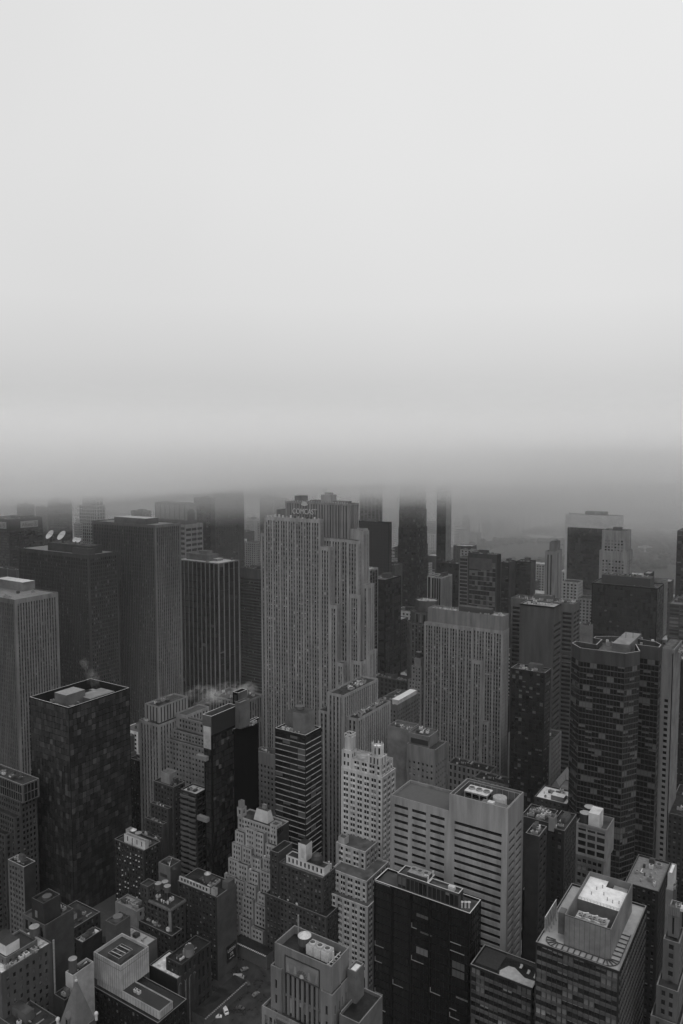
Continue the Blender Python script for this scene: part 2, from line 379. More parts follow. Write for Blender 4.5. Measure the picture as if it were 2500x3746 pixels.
# --- second stone slab, right of centre
B = Bld('stone_skyscraper', 'shorter stone slab with vertical piers and a cluttered roof, right of the tall one', 'skyscraper')
B.block((-317.5, -242.3, 641, 657), 0, 143, ROCK, ROCKE, DKR, 0); B.block((-317.2, -242.5, 641.4, 656.6), 143, 156, CROWN, CROWN, roofm(.3), 1.5)
B.block((-319, -270, 638, 641), 0, 142.7, ROCK, ROCKE, DKR, 1); B.block((-270, -260.5, 637.4, 641), 0, 113.2, ROCK, ROCKE, DKR, 1)
B.block((-260.5, -253.3, 636.8, 641), 0, 58.5, ROCK, ROCKE, DKR, 1)
p = MB(); p.box(-287, -256, 645, 653, 154.5, 160, DARKM, roofm(.1), False); B.part('penthouse', p)
B.clutter((-316, -244, 642.5, 655), 154.5, 34, 0, .1, 3); B.done(); OCC.append((-320, -240, 636, 660))
# wings at its foot
WING = style(4.2, 6, .5, .35, 0, .5, wallm(.2), top=1.5, blind=.1)
B = Bld('stone_wing', 'low stone wing with a row of tall attic windows and a dark planted roof terrace', 'building')
for (px, h, xl, xr) in (((1795, 2826), 27, 1640, 1812), ((1912, 2886), 27, 1735, 1935)):
    r = rect(px[0], px[1], h, xl, xr); B.block((r[0], r[1], r[2], r[2]+16), 0, h, WING, WING, roofm(.035), 1.2); B.clutter((r[0]+1, r[1]-1, r[2]+1, r[2]+15), h-1, 5, 0, .1, h)
B.done(); OCC.append((-318, -215, 560, 636))
B = simple('stone_wing', 'low stone wing with a dark roof tucked right of the shorter stone slab', (1962, 2792), 30, 1862, 1990, WING, WING, roof=roofm(.04), clut=6, cat='building'); B.done()
# --- far left background
SIGN = mat('sign_board', .42, .6, var=.1, scale=1); INK = mat('sign_ink', .03, .6, var=0)
B = simple('office_tower', 'black office tower with pale name boards on both faces at the far left', (30, 1900), 204, -60, 153, curtain(.03, 4, 3.9, .1, .3, glass=(GL0, GL2), blind=.03, top=17), roof=roofm(.06), clut=5, tone=.05)
r = B.r; root = B.done()
for (a, b, z) in ((.16, .72, 0),):
    y0, y1 = r[2]+(r[3]-r[2])*.34, r[2]+(r[3]-r[2])*.86; m = MB(); X = r[1]
    m.box(X, X+.5, y0, y1, 189.5, 199.5, SIGN); sb = m.build('sign_board', root, root.location)
    me = text('Allianz', 8.5, INK, .1); o = bpy.data.objects.new('lettering', me); C.objects.link(o); o.parent = sb
    w = max(v.co.x for v in me.vertices)-min(v.co.x for v in me.vertices); o.scale = ((y1-y0)*.62/w, 1, 1)
    o.location = (X+.65-root.location.x, y0+(y1-y0)*.38-root.location.y, 191.4); o.rotation_euler = (math.pi/2, 0, math.pi/2); o['label'] = 'Allianz in dark letters'
    def ring(cx, cy, cz, R1, R0, m, ax):
        for k in range(20):
            a0, a1 = k*math.pi/10, (k+1)*math.pi/10
            def q(a, rr): return (cx, cy+math.cos(a)*rr, cz+math.sin(a)*rr) if ax == 'E' else (cx+math.cos(a)*rr, cy, cz+math.sin(a)*rr)
            m.quad(q(a0, R0), q(a0, R1), q(a1, R1), q(a1, R0), INK)
    m = MB(); cy = y0+(y1-y0)*.85; ring(X+.7, cy, 194.5, 3.6, 2.9, m, 'E')
    for k in (-1, 0, 1): m.box(X+.68, X+.75, cy+k*1.1-.3, cy+k*1.1+.3, 192.8, 196.4, INK)
    m.build('emblem', sb, root.location)
m = MB(); m.box(r[0]+22, r[1]-6, r[2]-.5, r[2], 189.5, 199.5, SIGN); sb = m.build('sign_board', root, root.location)
me = text('Allianz', 8.5, INK, .1); o = bpy.data.objects.new('lettering', me); C.objects.link(o); o.parent = sb
w = max(v.co.x for v in me.vertices)-min(v.co.x for v in me.vertices); W = r[1]-r[0]-28; o.scale = (W*.62/w, 1, 1)
o.location = (r[0]+22+W*.38-root.location.x, r[2]-.65-root.location.y, 191.4); o.rotation_euler = (math.pi/2, 0, 0)
m = MB(); cx = r[0]+22+W*.85; ring(cx, r[2]-.7, 194.5, 3.6, 2.9, m, 'S')
for k in (-1, 0, 1): m.box(cx+k*1.1-.3, cx+k*1.1+.3, r[2]-.75, r[2]-.68, 192.8, 196.4, INK)
m.build('emblem', sb, root.location)
B = simple('residential_tower', 'slim white tower with staggered brick-like window grid, far left', (352, 1850), 215, 288, 384, style(5.4, 5.6, .2, .22, 0, .4, wallm(.5), glass=(GL0, GL1), blind=.1, jit=.3), clut=2); r = B.r
B.block((r[0]+6, r[1]-4, r[2]+2, r[3]-1), 214, 229, style(5.4, 5.6, .2, .22, 0, .4, wallm(.42), blind=.1)); B.done()
simple('residential_tower', 'narrow white apartment slab beside the staggered white tower', (287, 1915), 185, 269, 300, punch(.5, 4, 4), clut=0).done()
B = Bld('office_tower', 'grey tower with pale blank panels and a tall arch under its roof', 'tower'); r = rect(675, 1842, 229, 565, 718)
EQ = style(10.5, 19, .16, .06, .3, .4, wallm(.22), wallm(.22), glass=(plainm(.33),), blind=0, edge=1.5, top=3)
B.block(r, 204, 229, EQ, plainm(.3), roofm(.2)); B.block((r[0], r[1], r[2], r[3]), 198, 204, wallm(.1), wallm(.12), par=0)
st = style(14, 7.6, .1, .5, 0, .5, wallm(.34), glass=(GL0,), blind=0, top=6, edge=1)
B.block((r[0]-2, r[1]+1, r[2]-1, r[3]+12), 0, 198, style(14, 7.6, .1, .5, 0, .5, wallm(.3), glass=(GL0,), blind=0, top=4, edge=1), st, roofm(.2)); OCC.append(r)
p = MB(); pts = []; X = r[1]+.3; cy = (r[2]+r[3])/2; w = (r[3]-r[2])*.32
pts = [(X, cy-w, 200), (X, cy+w, 200)]+[(X, cy+w*math.cos(a), 213+w*math.sin(a)) for a in [i*math.pi/10 for i in range(11)]]
p.poly(pts, SPD); B.part('arch_opening', p); B.done()
simple('glass_tower', 'dark glass tower half lost in cloud behind the arched tower', (770, 1822), 235, 708, 785, curtain(.05, 5, 4, .1, .2, blind=.02), clut=1).done()
simple('glass_tower', 'broad grey tower rising into the cloud left of the tall stone skyscraper', (868, 1676), 294, 775, 890, curtain(.07, 6, 4, .15, .2, blind=.02), clut=0).done()
simple('apartment_block', 'small white apartment block with fine window grid, far behind the pale piered slab', (888, 1872), 150, 853, 897, punch(.45, 4, 4), clut=2).done()
simple('apartment_block', 'wide white gridded block with dark slots under its roof, far left of the stone skyscraper', (930, 1898), 140, 891, 949, punch(.45, 4, 4, top=6), clut=2).done()
simple('apartment_block', 'dark low block in front of the white gridded apartments', (905, 1945), 120, 840, 930, punch(.05, 5, 4), clut=6).done()
simple('apartment_tower', 'tall hazy stepped tower left of the word sign', (985, 1816), 215, 949, 1000, punch(.13, 5, 4), clut=2).done()
simple('apartment_tower', 'square dark hazy tower just left of the word sign', (1040, 1822), 215, 1001, 1048, punch(.07, 5, 4), clut=0).done()
simple('office_block', 'brown mid rise block with a ragged roof left of the banded block', (830, 1962), 120, 784, 838, punch(.09, 5, 4), clut=8).done()
simple('office_block', 'pale low theatre block between the pale piered slab and the banded block', (880, 2030), 85, 838, 893, punch(.22, 6, 5), clut=6).done()
simple('office_tower', 'grey slab with pale roof rim behind the trio of finned slabs', (520, 1870), 205, 478, 552, curtain(.1, 5, 4), clut=3).done()
simple('office_block', 'grey flat roofed block with sloping glass front behind the leftmost slab', (60, 2085), 150, -40, 66, style(22, 26, .06, .1, 0, .4, wallm(.2), glass=(plainm(.13),), blind=0, top=1), clut=3).done()
# gabled and flat hazy towers on the far left skyline
simple('apartment_tower', 'hazy flat topped tower left of the gabled one', (110, 1845), 215, 60, 118, punch(.14, 6, 4), clut=3).done()
simple('apartment_tower', 'hazy grey tower with pale edge, between two far left towers', (165, 1855), 205, 128, 176, punch(.17, 6, 4), clut=2).done()
B = simple('office_tower', 'hazy tower with a wide pale gable roof on the far left', (222, 1842), 215, 172, 262, curtain(.09, 5, 4, .1, .2), clut=0)
r = B.r; p = MB(); xm = (r[0]+r[1])/2
p.poly([(r[0], r[2], 215), (r[1], r[2], 215), (xm, r[2], 229)], plainm(.16)); p.quad((r[1], r[2], 215), (r[1], r[3], 215), (xm, r[3], 229), (xm, r[2], 229), METAL); p.quad((r[0], r[3], 215), (r[0], r[2], 215), (xm, r[2], 229), (xm, r[3], 229), METAL); p.poly([(r[1], r[3], 215), (r[0], r[3], 215), (xm, r[3], 229)], METAL)
B.part('gable', p); B.done()
# --- right of the central skyscraper
simple('glass_tower', 'ribbed tower fading upwards into cloud behind the stone skyscraper', (1392, 1677), 295, 1318, 1402, style(6, 4, .35, .3, .4, .6, wallm(.2), SPD, top=2), clut=0).done()
simple('office_tower', 'plain black glass slab directly right of the tall stone skyscraper', (1425, 1911), 210, 1300, 1434, curtain(.02, 5, 4, .04, .06, glass=(GL2,), blind=0), roof=roofm(.3), clut=3, tone=.2).done()
simple('office_tower', 'slim dark tower with white roof and pale mullions touching the stone skyscraper', (1354, 2083), 178, 1320, 1386, style(6.5, 3.8, .1, .3, .1, .2, wallm(.3), SPD), roof=WHITE, clut=1, big=0).done()
simple('office_tower', 'black slab with light grey roof right of the slim white roofed tower', (1412, 2121), 165, 1345, 1470, curtain(.015, 5, 4, .04, .05, glass=(GL0, GL2), blind=0), roof=roofm(.22), clut=6).done()
B = simple('office_block', 'small pale block bearing a dark shield emblem', (1447, 2068), 150, 1417, 1475, plainm(.16), roof=roofm(.28), clut=2)
r = B.r; p = MB(); X = (r[0]+r[1])/2-2; y = r[2]-.2
p.box(X-4.5, X+4.5, y-.3, y, 137, 147, DARKM); B.part('sign_board', p)
p = MB(); p.poly([(X-2.6, y-.4, 145), (X-2.6, y-.4, 141), (X, y-.4, 138.5), (X+2.6, y-.4, 141), (X+2.6, y-.4, 145)], SIGN); p.poly([(X-1.9, y-.45, 143.2), (X-1.9, y-.45, 141.2), (X, y-.45, 139.6), (X+1.9, y-.45, 141.2), (X+1.9, y-.45, 143.2)], INK); B.part('shield_emblem', p); B.done()
simple('office_block', 'pale banded block glimpsed between the black slab and the tapering glass tower', (1450, 2010), 110, 1425, 1470, ribbon(.5, 7, .6, 8, .08), clut=3).done()
# tapering glass tower
B = Bld('glass_tower', 'dark tapering glass skyscraper whose top dissolves in cloud', 'skyscraper')
TG = curtain(.03, 3.4, 4, .07, .1, glass=(GL0, GL1, GL2), blind=.05)
def quadz(b, t, z0, z1, st):
    nseg = 12
    for k in range(nseg):
        f = k/nseg; g = (k+.5)/nseg
        r = tuple(b[i]+(t[i]-b[i])*f for i in range(4)); B.block(r, z0+(z1-z0)*f, z0+(z1-z0)*(k+1)/nseg, st, st, roofm(.03), 0)

_p = at(1530, 2060, 150); _w = along(_p, 150, -1, 0, 1455); _d = along(_p, 150, 0, 1, 1574); e_, n_ = _p
quadz((e_-_w-2.5, e_+2.5, n_-3, n_+_d+3), (e_-_w+5, e_-6, n_+2, n_+_d-8), 0, 298, TG); OCC.append((e_-_w-3, e_+3, n_-3, n_+_d+3))
B.done()
simple('residential_tower', 'very slim tower, dark south face and pale east edge, fading into cloud', (1636, 1677), 295, 1602, 1656, curtain(.05, 5, 4, .05, .1, blind=0), plainm(.3), clut=0).done()
B = simple('office_tower', 'small black tower caged in thin white mullions with a white roof rim', (1617, 2113), 160, 1580, 1657, style(3.2, 4, .14, 0, 0, .5, wallm(.55), glass=(GL0,), blind=0, top=1.2, edge=.5), style(2.7, 4, .17, 0, 0, .5, wallm(.55), glass=(GL0,), blind=0, top=1.2, edge=.5), roof=roofm(.1), clut=4, rim=WHITE)
r = B.r; B.block((r[0]-8, r[0], r[2]+6, r[3]), 0, 159.5, style(3.2, 4, .14, 0, 0, .5, wallm(.55), glass=(GL0,), blind=0, top=1.2, edge=.5), rim=WHITE); B.done()
# octagonal crowned stone tower
B = Bld('stone_tower', 'dark stone tower with a chamfered crown in front of the tapering glass skyscraper', 'tower')
q = rect(1590, 2205, 158, 1500, 1625); x0, x1, y0, y1 = q
def octo(x0, x1, y0, y1, c): return [(x0+c, y0), (x1-c, y0), (x1, y0+c), (x1, y1-c), (x1-c, y1), (x0+c, y1), (x0, y1-c), (x0, y0+c)]
ST = style(3.4, 3.9, .45, .4, .2, .5, wallm(.13), SPD); 
B.poly(octo(x0-5, x1+4, y0-3, y1+6, 8), 0, 136, ST); B.poly(octo(x0-3, x1+2, y0-1, y1+4, 9), 136, 147, style(4, 9, .4, .1, .2, .6, wallm(.13), SPD)); B.poly(octo(x0+2, x1-2, y0+2, y1, 7), 147, 158, plainm(.11), roofm(.3))
B.clutter((x0+6, x1-6, y0+5, y1-4), 157, 5, 0, .1, 4); B.done(); OCC.append((x0-5, x1+4, y0-3, y1+6))
B = simple('residential_tower', 'pale old tower topped by a wooden tank, left of the shorter stone slab', (1545, 2440), 98, 1508, 1553, punch(.22, 3, 3.6), clut=1, big=0, mind=10)
r = B.r; B.block((r[0]-3, r[1]+.5, r[2]-1.5, r[3]), 0, 84, punch(.22, 3, 3.6)); p = MB(); p.box(r[0]+2, r[1]-2, r[2]+2, r[3]-1, 97, 105, plainm(.22), None, False); B.part('bulkhead', p); B.done(); TANK1 = ((r[0]+r[1])/2, (r[2]+r[3])/2, 105)
# bronze tower group
BR = style(3.3, 5.2, .05, .16, 0, .1, wallm(.1), wallm(.22), (GL1, GL2, mat('bronze_glass', .1, .3, var=.3, scale=.08)), .25, edge=1.5, top=9)
B = simple('glass_tower', 'square framed tower with bronze glass face and blank band under its roof', (1821, 2030), 195, 1715, 1836, BR, plainm(.04), roof=roofm(.12), clut=8)
r = B.r; p = MB(); p.box(r[0]+1.5, r[1]-5.5, r[2]-.3, r[2], 178, 190, plainm(.14)); B.part('blank_band', p)
B.block((r[0]-11, r[0], r[2]+1, r[3]), 0, 190, ribbon(.2, 4, .3, 11, .04, blind=0)); B.done()
simple('apartment_tower', 'pale crowned apartment tower peeping behind the bronze tower', (1728, 2012), 165, 1686, 1745, punch(.45, 5, 4), clut=4).done()
simple('office_block', 'black low tower left of the bronze tower with white patch on its roof', (1692, 2064), 165, 1614, 1705, curtain(.03, 4, 4, .06, .1, blind=0), clut=5).done()
simple('office_tower', 'dark glass slab with pale blank east wall, directly right of the bronze tower', (1865, 2058), 165, 1836, 1890, curtain(.04, 5, 4, .05, .3, blind=.03), plainm(.12), clut=6).done()
simple('office_tower', 'dark glass slab with pale corner strip, right one of a pair beside the bronze tower', (1945, 2056), 165, 1890, 1963, curtain(.03, 5, 4, .05, .3, blind=.08), plainm(.15), clut=6).done()
B = simple('residential_tower', 'slim pale tower with dark vertical stripes standing alone before the park', (2030, 2018), 190, 1997, 2059, style(4.5, 190, .55, 0, .2, .6, wallm(.3), glass=(SPD,), blind=0, top=4, edge=1.5), style(40, 190, .9, 0, .2, .6, wallm(.33), glass=(SPD,), blind=0, top=3, edge=1), clut=0)
r = B.r; B.block((r[0]+3, r[1]-2, r[2]+6, r[3]-1), 189, 200, plainm(.25)); B.clutter(B.rects[-1][:4], 200, 4, 0, .2, 2); B.done()
# white framed black slab
B = Bld('office_tower', 'black glass slab framed by a broad white band and white edges', 'tower'); r = rect(2268, 1888, 210, 2071, 2284); OCC.append(r); x0, x1, y0, y1 = r
WF = mat('travertine', .8, .7, var=.12, scale=.1); bk = curtain(.015, 4, 4, .03, .04, glass=(GL2, GL0), blind=0, edge=0, top=0)
B.block((x0, x1, y0, y1), 190, 210, WF, WF, roofm(.25)); B.block((x0+3.4, x1-3.4, y0+1.5, y1-1), 0, 190, bk, bk, par=0)
B.block((x0, x0+3.4, y0, y1), 0, 190, WF, par=0); B.block((x1-3.4, x1, y0, y0+4), 0, 190, WF, par=0); B.block((x1-3.4, x1, y1-4, y1), 0, 190, WF, par=0)
p = MB(); p.box(x0+28, x0+58, y0+6, y1-6, 209, 215, DARKM, METAL, False); B.part('penthouse', p); B.clutter((x0+2, x1-2, y0+2, y1-2), 209, 8, 0, .2, 6); B.done()
GR = style(3.6, 3.9, .42, .42, 0, .6, wallm(.36), glass=(GL0, BL1), blind=.35, bl=(BL1,), edge=3, top=12)
B = simple('office_tower', 'pale stone tower with square grid windows overlapping the white framed slab', (2294, 1943), 207, 2205, 2312, GR, GR, clut=1); r = B.r
B.block((r[0]-2, r[1]+2, r[2]-2, r[3]+2), 0, 182, GR, GR); B.done()
B = simple('office_tower', 'broad black glass box with faint reflections before the white framed slab', (2408, 2152), 160, 2168, 2432, curtain(.012, 2.6, 3.9, .03, .04, glass=(GL2, GL0, GL2), blind=.01), roof=roofm(.1), clut=3, rim=METAL, big=0)
r = B.r; p = MB(); p.box(r[0]+8, r[1]-9, r[2]+9, r[3]-6, 159, 168, DARKM, roofm(.1), False); B.part('penthouse', p); B.clutter((r[0]+10, r[1]-12, r[2]+10, r[3]-7), 168, 12, 0, .1, 2); B.done()
simple('office_tower', 'dark hazy tower cut by the right edge of the view', (2560, 1945), 200, 2480, 2600, curtain(.05, 5, 4), clut=0).done()
simple('office_tower', 'grey mid height block with skylights at the right edge', (2530, 2215), 150, 2448, 2560, ribbon(.1, 4, .4, 8, .1), roof=roofm(.2), clut=6).done()
simple('office_block', 'blank pale slab between the dark banded tower and the black glass box', (2162, 2290), 130, 2125, 2172, plainm(.2), clut=2).done()
OL = style(10, 4.1, .12, .42, 0, .5, wallm(.13), glass=(GL0,), blind=.05, top=8, edge=1)
simple('office_tower', 'brown banded tower with a cluttered roof behind the blank slab', (2101, 2211), 165, 1872, 2125, OL, OL, roof=roofm(.08), clut=26).done()
B = Bld('office_tower', 'slab with a blank grey south wall and slots wrapping its right corner', 'tower'); r = rect(2030, 2221, 167, 1904, 2057); OCC.append(r); x0, x1, y0, y1 = r
xm = x0+(x1-x0)*.72; ss = style(40, 5.4, .02, .5, 0, .8, wallm(.1), glass=(GL0,), blind=0, top=22, edge=0)
B.facade((x0, y0), (xm, y0), 0, 167, wallm(.1)); B.facade((xm, y0), (x1, y0), 0, 167, ss); B.facade((x1, y0), (x1, y1), 0, 167, style(40, 5.4, .02, .5, 0, .8, wallm(.1), glass=(GL0,), blind=0, top=16, edge=0)); B.facade((x1, y1), (x0, y1), 0, 167, wallm(.1)); B.facade((x0, y1), (x0, y0), 0, 167, wallm(.1))
B.roof.poly([(x0, y0, 166), (x1, y0, 166), (x1, y1, 166), (x0, y1, 166)], roofm(.25))
for a, b in (((x0, y0), (x1, y0+.6)), ((x0, y1-.6), (x1, y1)), ((x0, y0+.6), (x0+.6, y1-.6)), ((x1-.6, y0+.6), (x1, y1-.6))): B.roof.box(a[0], b[0], a[1], b[1], 165.5, 167.003, wallm(.1), COP)
B.clutter((x0+2, x1-2, y0+2, y1-2), 166, 6, 0, .1, 9); B.done()
simple('glass_tower', 'dark glass block with open roof frame in front of the blank walled slab', (1996, 2462), 130, 1872, 2018, curtain(.04, 3, 3.8, .12, .25, glass=(GL0, GL1), blind=.15, bl=(BL2,)), roof=roofm(.06), clut=6, rim=METAL).done()
B = simple('stone_block', 'pale stone office base with deep wide windows below the dark glass block', (2018, 2713), 60, 1862, 2057, style(6.2, 4.4, .3, .42, 0, .7, wallm(.24), glass=(GL0,), blind=.1, top=2, edge=3), style(4, 4.4, .35, .42, 0, .7, wallm(.2), glass=(GL0,), blind=.1, top=2, edge=2), clut=5); B.done()
# --- big dark octagonal glass tower on the right
B = Bld('glass_tower', 'massive dark faceted glass tower with chamfered corners and white roof edge on the right', 'skyscraper', nwin=100)
OG = style(2.2, 3.75, .07, .16, 0, .12, wallm(.09), wallm(.11), (GL0,), .2, edge=.1, top=9, run=2, bl=(BL2, mat('panel_grey', .07, .5, var=0), BL2))
pts = [at(a, b, 175) for a, b in ((2094, 2352), (2125, 2370), (2290, 2391), (2345, 2382), (2331, 2357), (2415, 2368), (2423, 2358), (2405, 2348), (2326, 2334), (2257, 2328), (2180, 2328), (2173, 2333), (2202, 2339), (2183, 2357), (2109, 2345))]
B.poly(pts, 0, 175, OG, roofm(.12), 4, METAL, .7); OCC.append((min(p[0] for p in pts), max(p[0] for p in pts), min(p[1] for p in pts), max(p[1] for p in pts)))
q = rect(2300, 2372, 175, 2238, 2335); m = MB(); m.box(q[0], q[1], q[2]+3, q[3]+12, 171, 176.5, plainm(.16), roofm(.22), False); B.part('penthouse', m)
for k in range(16):
    a = at(2200+B.R.random()*190, 2338+B.R.random()*22, 172); m = MB(); m.box(a[0], a[0]+1.5, a[1], a[1]+1.5, 171, 173.5, B.R.choice((PALEM, METAL))); B.part('air_handler', m)
for k in range(5):
    a = at(2240+k*26, 2336, 176); m = MB(); m.bar((*a, 171), (*a, 181), .12, DARKM); B.part('antenna', m)
# bands of pale spandrel panels
B.done()
CW = style(5, 3.9, .62, .45, 0, .6, wallm(.2), glass=(GL0,), blind=0, top=34, edge=.4)
B = Bld('concrete_tower', 'blank pale concrete tower with one column of small dark windows at the right edge', 'tower'); q = rect(2463, 2376, 172, 2425, 2492); OCC.append(q)
x0, x1, y0, y1 = q; B.facade((x0, y0), (x0+7, y0), 0, 172, CW); B.block((x0+7, x1, y0, y1), 0, 172, plainm(.2), plainm(.17), roofm(.1), 3); B.facade((x0, y1), (x0, y0), 0, 172, plainm(.15)); B.facade((x0+7, y1), (x0, y1), 0, 172, plainm(.15)); B.roof.poly([(x0, y0, 172), (x0+7, y0, 172), (x0+7, y1, 172), (x0, y1, 172)], roofm(.1))
B.clutter((x0+8, x1-1, y0+1, y1-1), 169, 10, 0, .2, 3); B.done()
simple('office_tower', 'dark tower squeezed behind the concrete tower at the right edge', (2540, 2420), 150, 2478, 2560, punch(.05, 3.5, 3.8), clut=3).done()
# slender pale tower with tanks
B = Bld('apartment_tower', 'slender pale tower with offset black windows, a white roof hut and two round tanks', 'tower'); q = rect(2223, 3037, 120, 2111, 2250); OCC.append(q); x0, x1, y0, y1 = q
SLW = style(5.2, 3.6, .16, .3, 0, .5, wallm(.2), glass=(GL0,), blind=0, top=1, edge=.6, jit=.5)
B.block(q, 104, 120, SLW, plainm(.21), roofm(.1), 2.5); B.block((x0, x1-1.2, y0, y1), 0, 104, style(2.4, 3.6, .3, .45, 0, .5, wallm(.13), blind=.3, edge=.6), plainm(.2), par=.5, roof=roofm(.1))
m = MB(); m.box(x0+5.5, x0+10.5, y0+1, y0+9.5, 117.5, 126, plainm(.42), None, False); B.part('roof_hut', m); B.done(); SL = q
# --- white roofed building
B = Bld('office_block', 'brick office block with a tall white roofed plant enclosure and a curved balcony walkway', 'office block'); q = rect(2268, 3553, 108, 1962, 2368); x0, x1, y0, y1 = q; OCC.append(q)
NB = style(2.1, 3.7, .1, .36, -.12, .4, wallm(.05), wallm(.12), (GL0, GL0, GL1), .45, edge=.5, top=1.2, run=2, bl=(BL0, BL2, BL1))
B.block(q, 0, 108, NB, NB, mat('terrace_paving', .26, .5, var=.25, scale=.3, wet=.3), .9)
t = rect(2238, 3401, 119.5, 2068, 2317); a0, a1, b0, b1 = (t[0], t[1], t[2], t[3]); PNL = style(1.9, 3.6, .06, .0, 0, .03, wallm(.1), glass=(plainm(.15), plainm(.16)), blind=0, edge=.05, top=.3)
b2 = b0+(b1-b0)*.46
def wallbox(mb, x0, x1, y0, y1, z0, z1, m, mt=None): mb.box(x0, x1, y0, y1, z0, z1, m, mt, False)
B.facade((a0, b0), (a1, b0), 107.1, 119.5, PNL); B.facade((a1, b0), (a1, b1), 107.1, 119.5, plainm(.2)); B.facade((a1, b1), (a0, b1), 107.1, 119.5, plainm(.2)); B.facade((a0, b1), (a0, b0), 107.1, 119.5, plainm(.2))
m = MB(); m.box(a0+.3, a1-.01, b0+.01, b0+.3, 107.1, 119.6, plainm(.2), COP, False); m.box(a1-.31, a1-.01, b0+.3, b1-.3, 107.1, 119.6, plainm(.2), COP, False); m.box(a0+.3, a1-.01, b1-.31, b1-.01, 107.1, 119.6, plainm(.2), COP, False); m.box(a0+.01, a0+.3, b0+.01, b1-.01, 107.1, 119.6, plainm(.2), COP, False); B.part('enclosure_wall', m)
m = MB(); m.box(a0+.3, a1-.31, b2, b1-5, 107.1, 117.5, plainm(.16), WHITE, False); m.box(a0+.3, a0+(a1-a0)*.45, b1-5, b1-.31, 107.1, 117.503, plainm(.16), WHITE, False); B.part('white_roof', m)
m = MB(); m.box(a0+(a1-a0)*.45, a1-.31, b1-5, b1-.31, 107.1, 114.5, plainm(.16), roofm(.06), False); m.box(a0+(a1-a0)*.6, a1-1.5, b1-4, b1-1, 114.5, 117, plainm(.24), METAL, False); B.part('plant_deck', m)
m = MB()
for k in range(14):
    xx = a0+.5+k*(a1-a0-1)/13; m.bar((xx, b2+.1, 117.5), (xx, b2+.1, 118.6), .05, METAL)
m.bar((a0+.5, b2+.1, 118.6), (a1-.5, b2+.1, 118.6), .05, METAL); m.bar((a0+.5, b2+.1, 118.1), (a1-.5, b2+.1, 118.1), .04, METAL); B.part('railing', m)
for (u, v) in ((.3, .75), (.5, .68), (.25, .62), (.62, .6), (.75, .58), (.88, .6), (.4, .82)):
    m = MB(); cx, cy = a0+(a1-a0)*u, b0+(b1-b0)*v; m.lathe(cx, cy, [(.18, 117.5), (.18, 118.5), (.3, 118.6), (.1, 118.9)], METAL, 8); B.part('roof_vent', m)
# facade maintenance track: ladder like ring round the terrace
m = MB(); o = 1.3; zt = 107.45
cx0, cx1, cy0 = x0+2.5, x1-1.3, y0+1.3; ix0, ix1, iy0 = a0-1.0, a1+1.0, b0-1.6
path_o = []; path_i = []
for k in range(9): a = math.pi*1.0+k*math.pi/16; path_o.append((cx0+5+5*math.cos(a), cy0+5+5*math.sin(a))); path_i.append((cx0+5+1.4*math.cos(a), cy0+5+1.4*math.sin(a)))
for k in range(1, 16): u = k/16; path_o.append((cx0+5+(cx1-cx0-10)*u, cy0)); path_i.append((cx0+5+(cx1-cx0-10)*u, cy0+3.6))
for k in range(9): a = -math.pi/2+k*math.pi/16; path_o.append((cx1-5+5*math.cos(a), cy0+5+5*math.sin(a))); path_i.append((cx1-5+1.4*math.cos(a), cy0+5+1.4*math.sin(a)))
for k in range(1, 14): path_o.append((cx1, cy0+5+k*1.5)); path_i.append((cx1-3.6, cy0+5+k*1.5))
for pth in (path_o, path_i):
    for a, b in zip(pth, pth[1:]): m.bar((*a, zt), (*b, zt), .12, DARKM)
for a, b in list(zip(path_o, path_i))[::2]: m.bar((*a, zt), (*b, zt), .17, DARKM)
B.part('track_ring', m)
m = MB(); m.box(a0-4.2, a0-1.8, b0+6, b0+10, 107.1, 116, plainm(.17), roofm(.15), False); B.part('lift_hut', m)
m = MB(); m.box(x0+.6, x0+.9, y0+9, y0+24, 107.1, 113.5, METAL, PALEM, False)
for k in range(5): m.bar((x0+2.4, y0+10+k*3, 107.3), (x0+.9, y0+10+k*3, 113), .15, METAL)
B.part('screen_wall', m); B.done(); WR = (a0, a1, b0, b1, b2)
# low neighbour to the left with terrace
B = Bld('office_block', 'lower dark office block with a white paved roof terrace and sun loungers', 'office block'); q = rect(1950, 3615, 80, 1723, 2150); x0, x1 = q[0], q[1]; q = (x0, x1, q[2], q[2]+16); OCC.append(q); y0, y1 = q[2], q[3]
B.block(q, 0, 80, NB, NB, roofm(.03), 1.3, rim=METAL)
m = MB(); m.poly([(x0+(x1-x0)*u, y0+(y1-y0)*v, 78.76) for u, v in ((.45, .12), (.98, .05), (.98, .4), (.8, .38), (.6, .62), (.5, .6), (.42, .3))], mat('terrace_white', .35, .4, var=.25, scale=.6)); B.part('paved_terrace', m)
for u, v in ((.66, .66), (.8, .55), (.92, .48)):
    m = MB(); cx, cy = x0+(x1-x0)*u, y0+(y1-y0)*v; m.box(cx, cx+1, cy, cy+2, 78.9, 79.2, PALEM); m.box(cx, cx+1, cy+1.5, cy+1.9, 79.2, 79.7, PALEM); B.part('lounger_bench', m)
m = MB(); m.box(x0+1, x0+(x1-x0)*.4, y0+3, y1-1, 78.7, 79.6, mat('hedge', .02, .9, var=.5, scale=1.2)); m.box(x0+(x1-x0)*.4, x1-1, y1-3, y1-1, 78.7, 80, mat('hedge', .02)); B.part('planting', m); B.done()
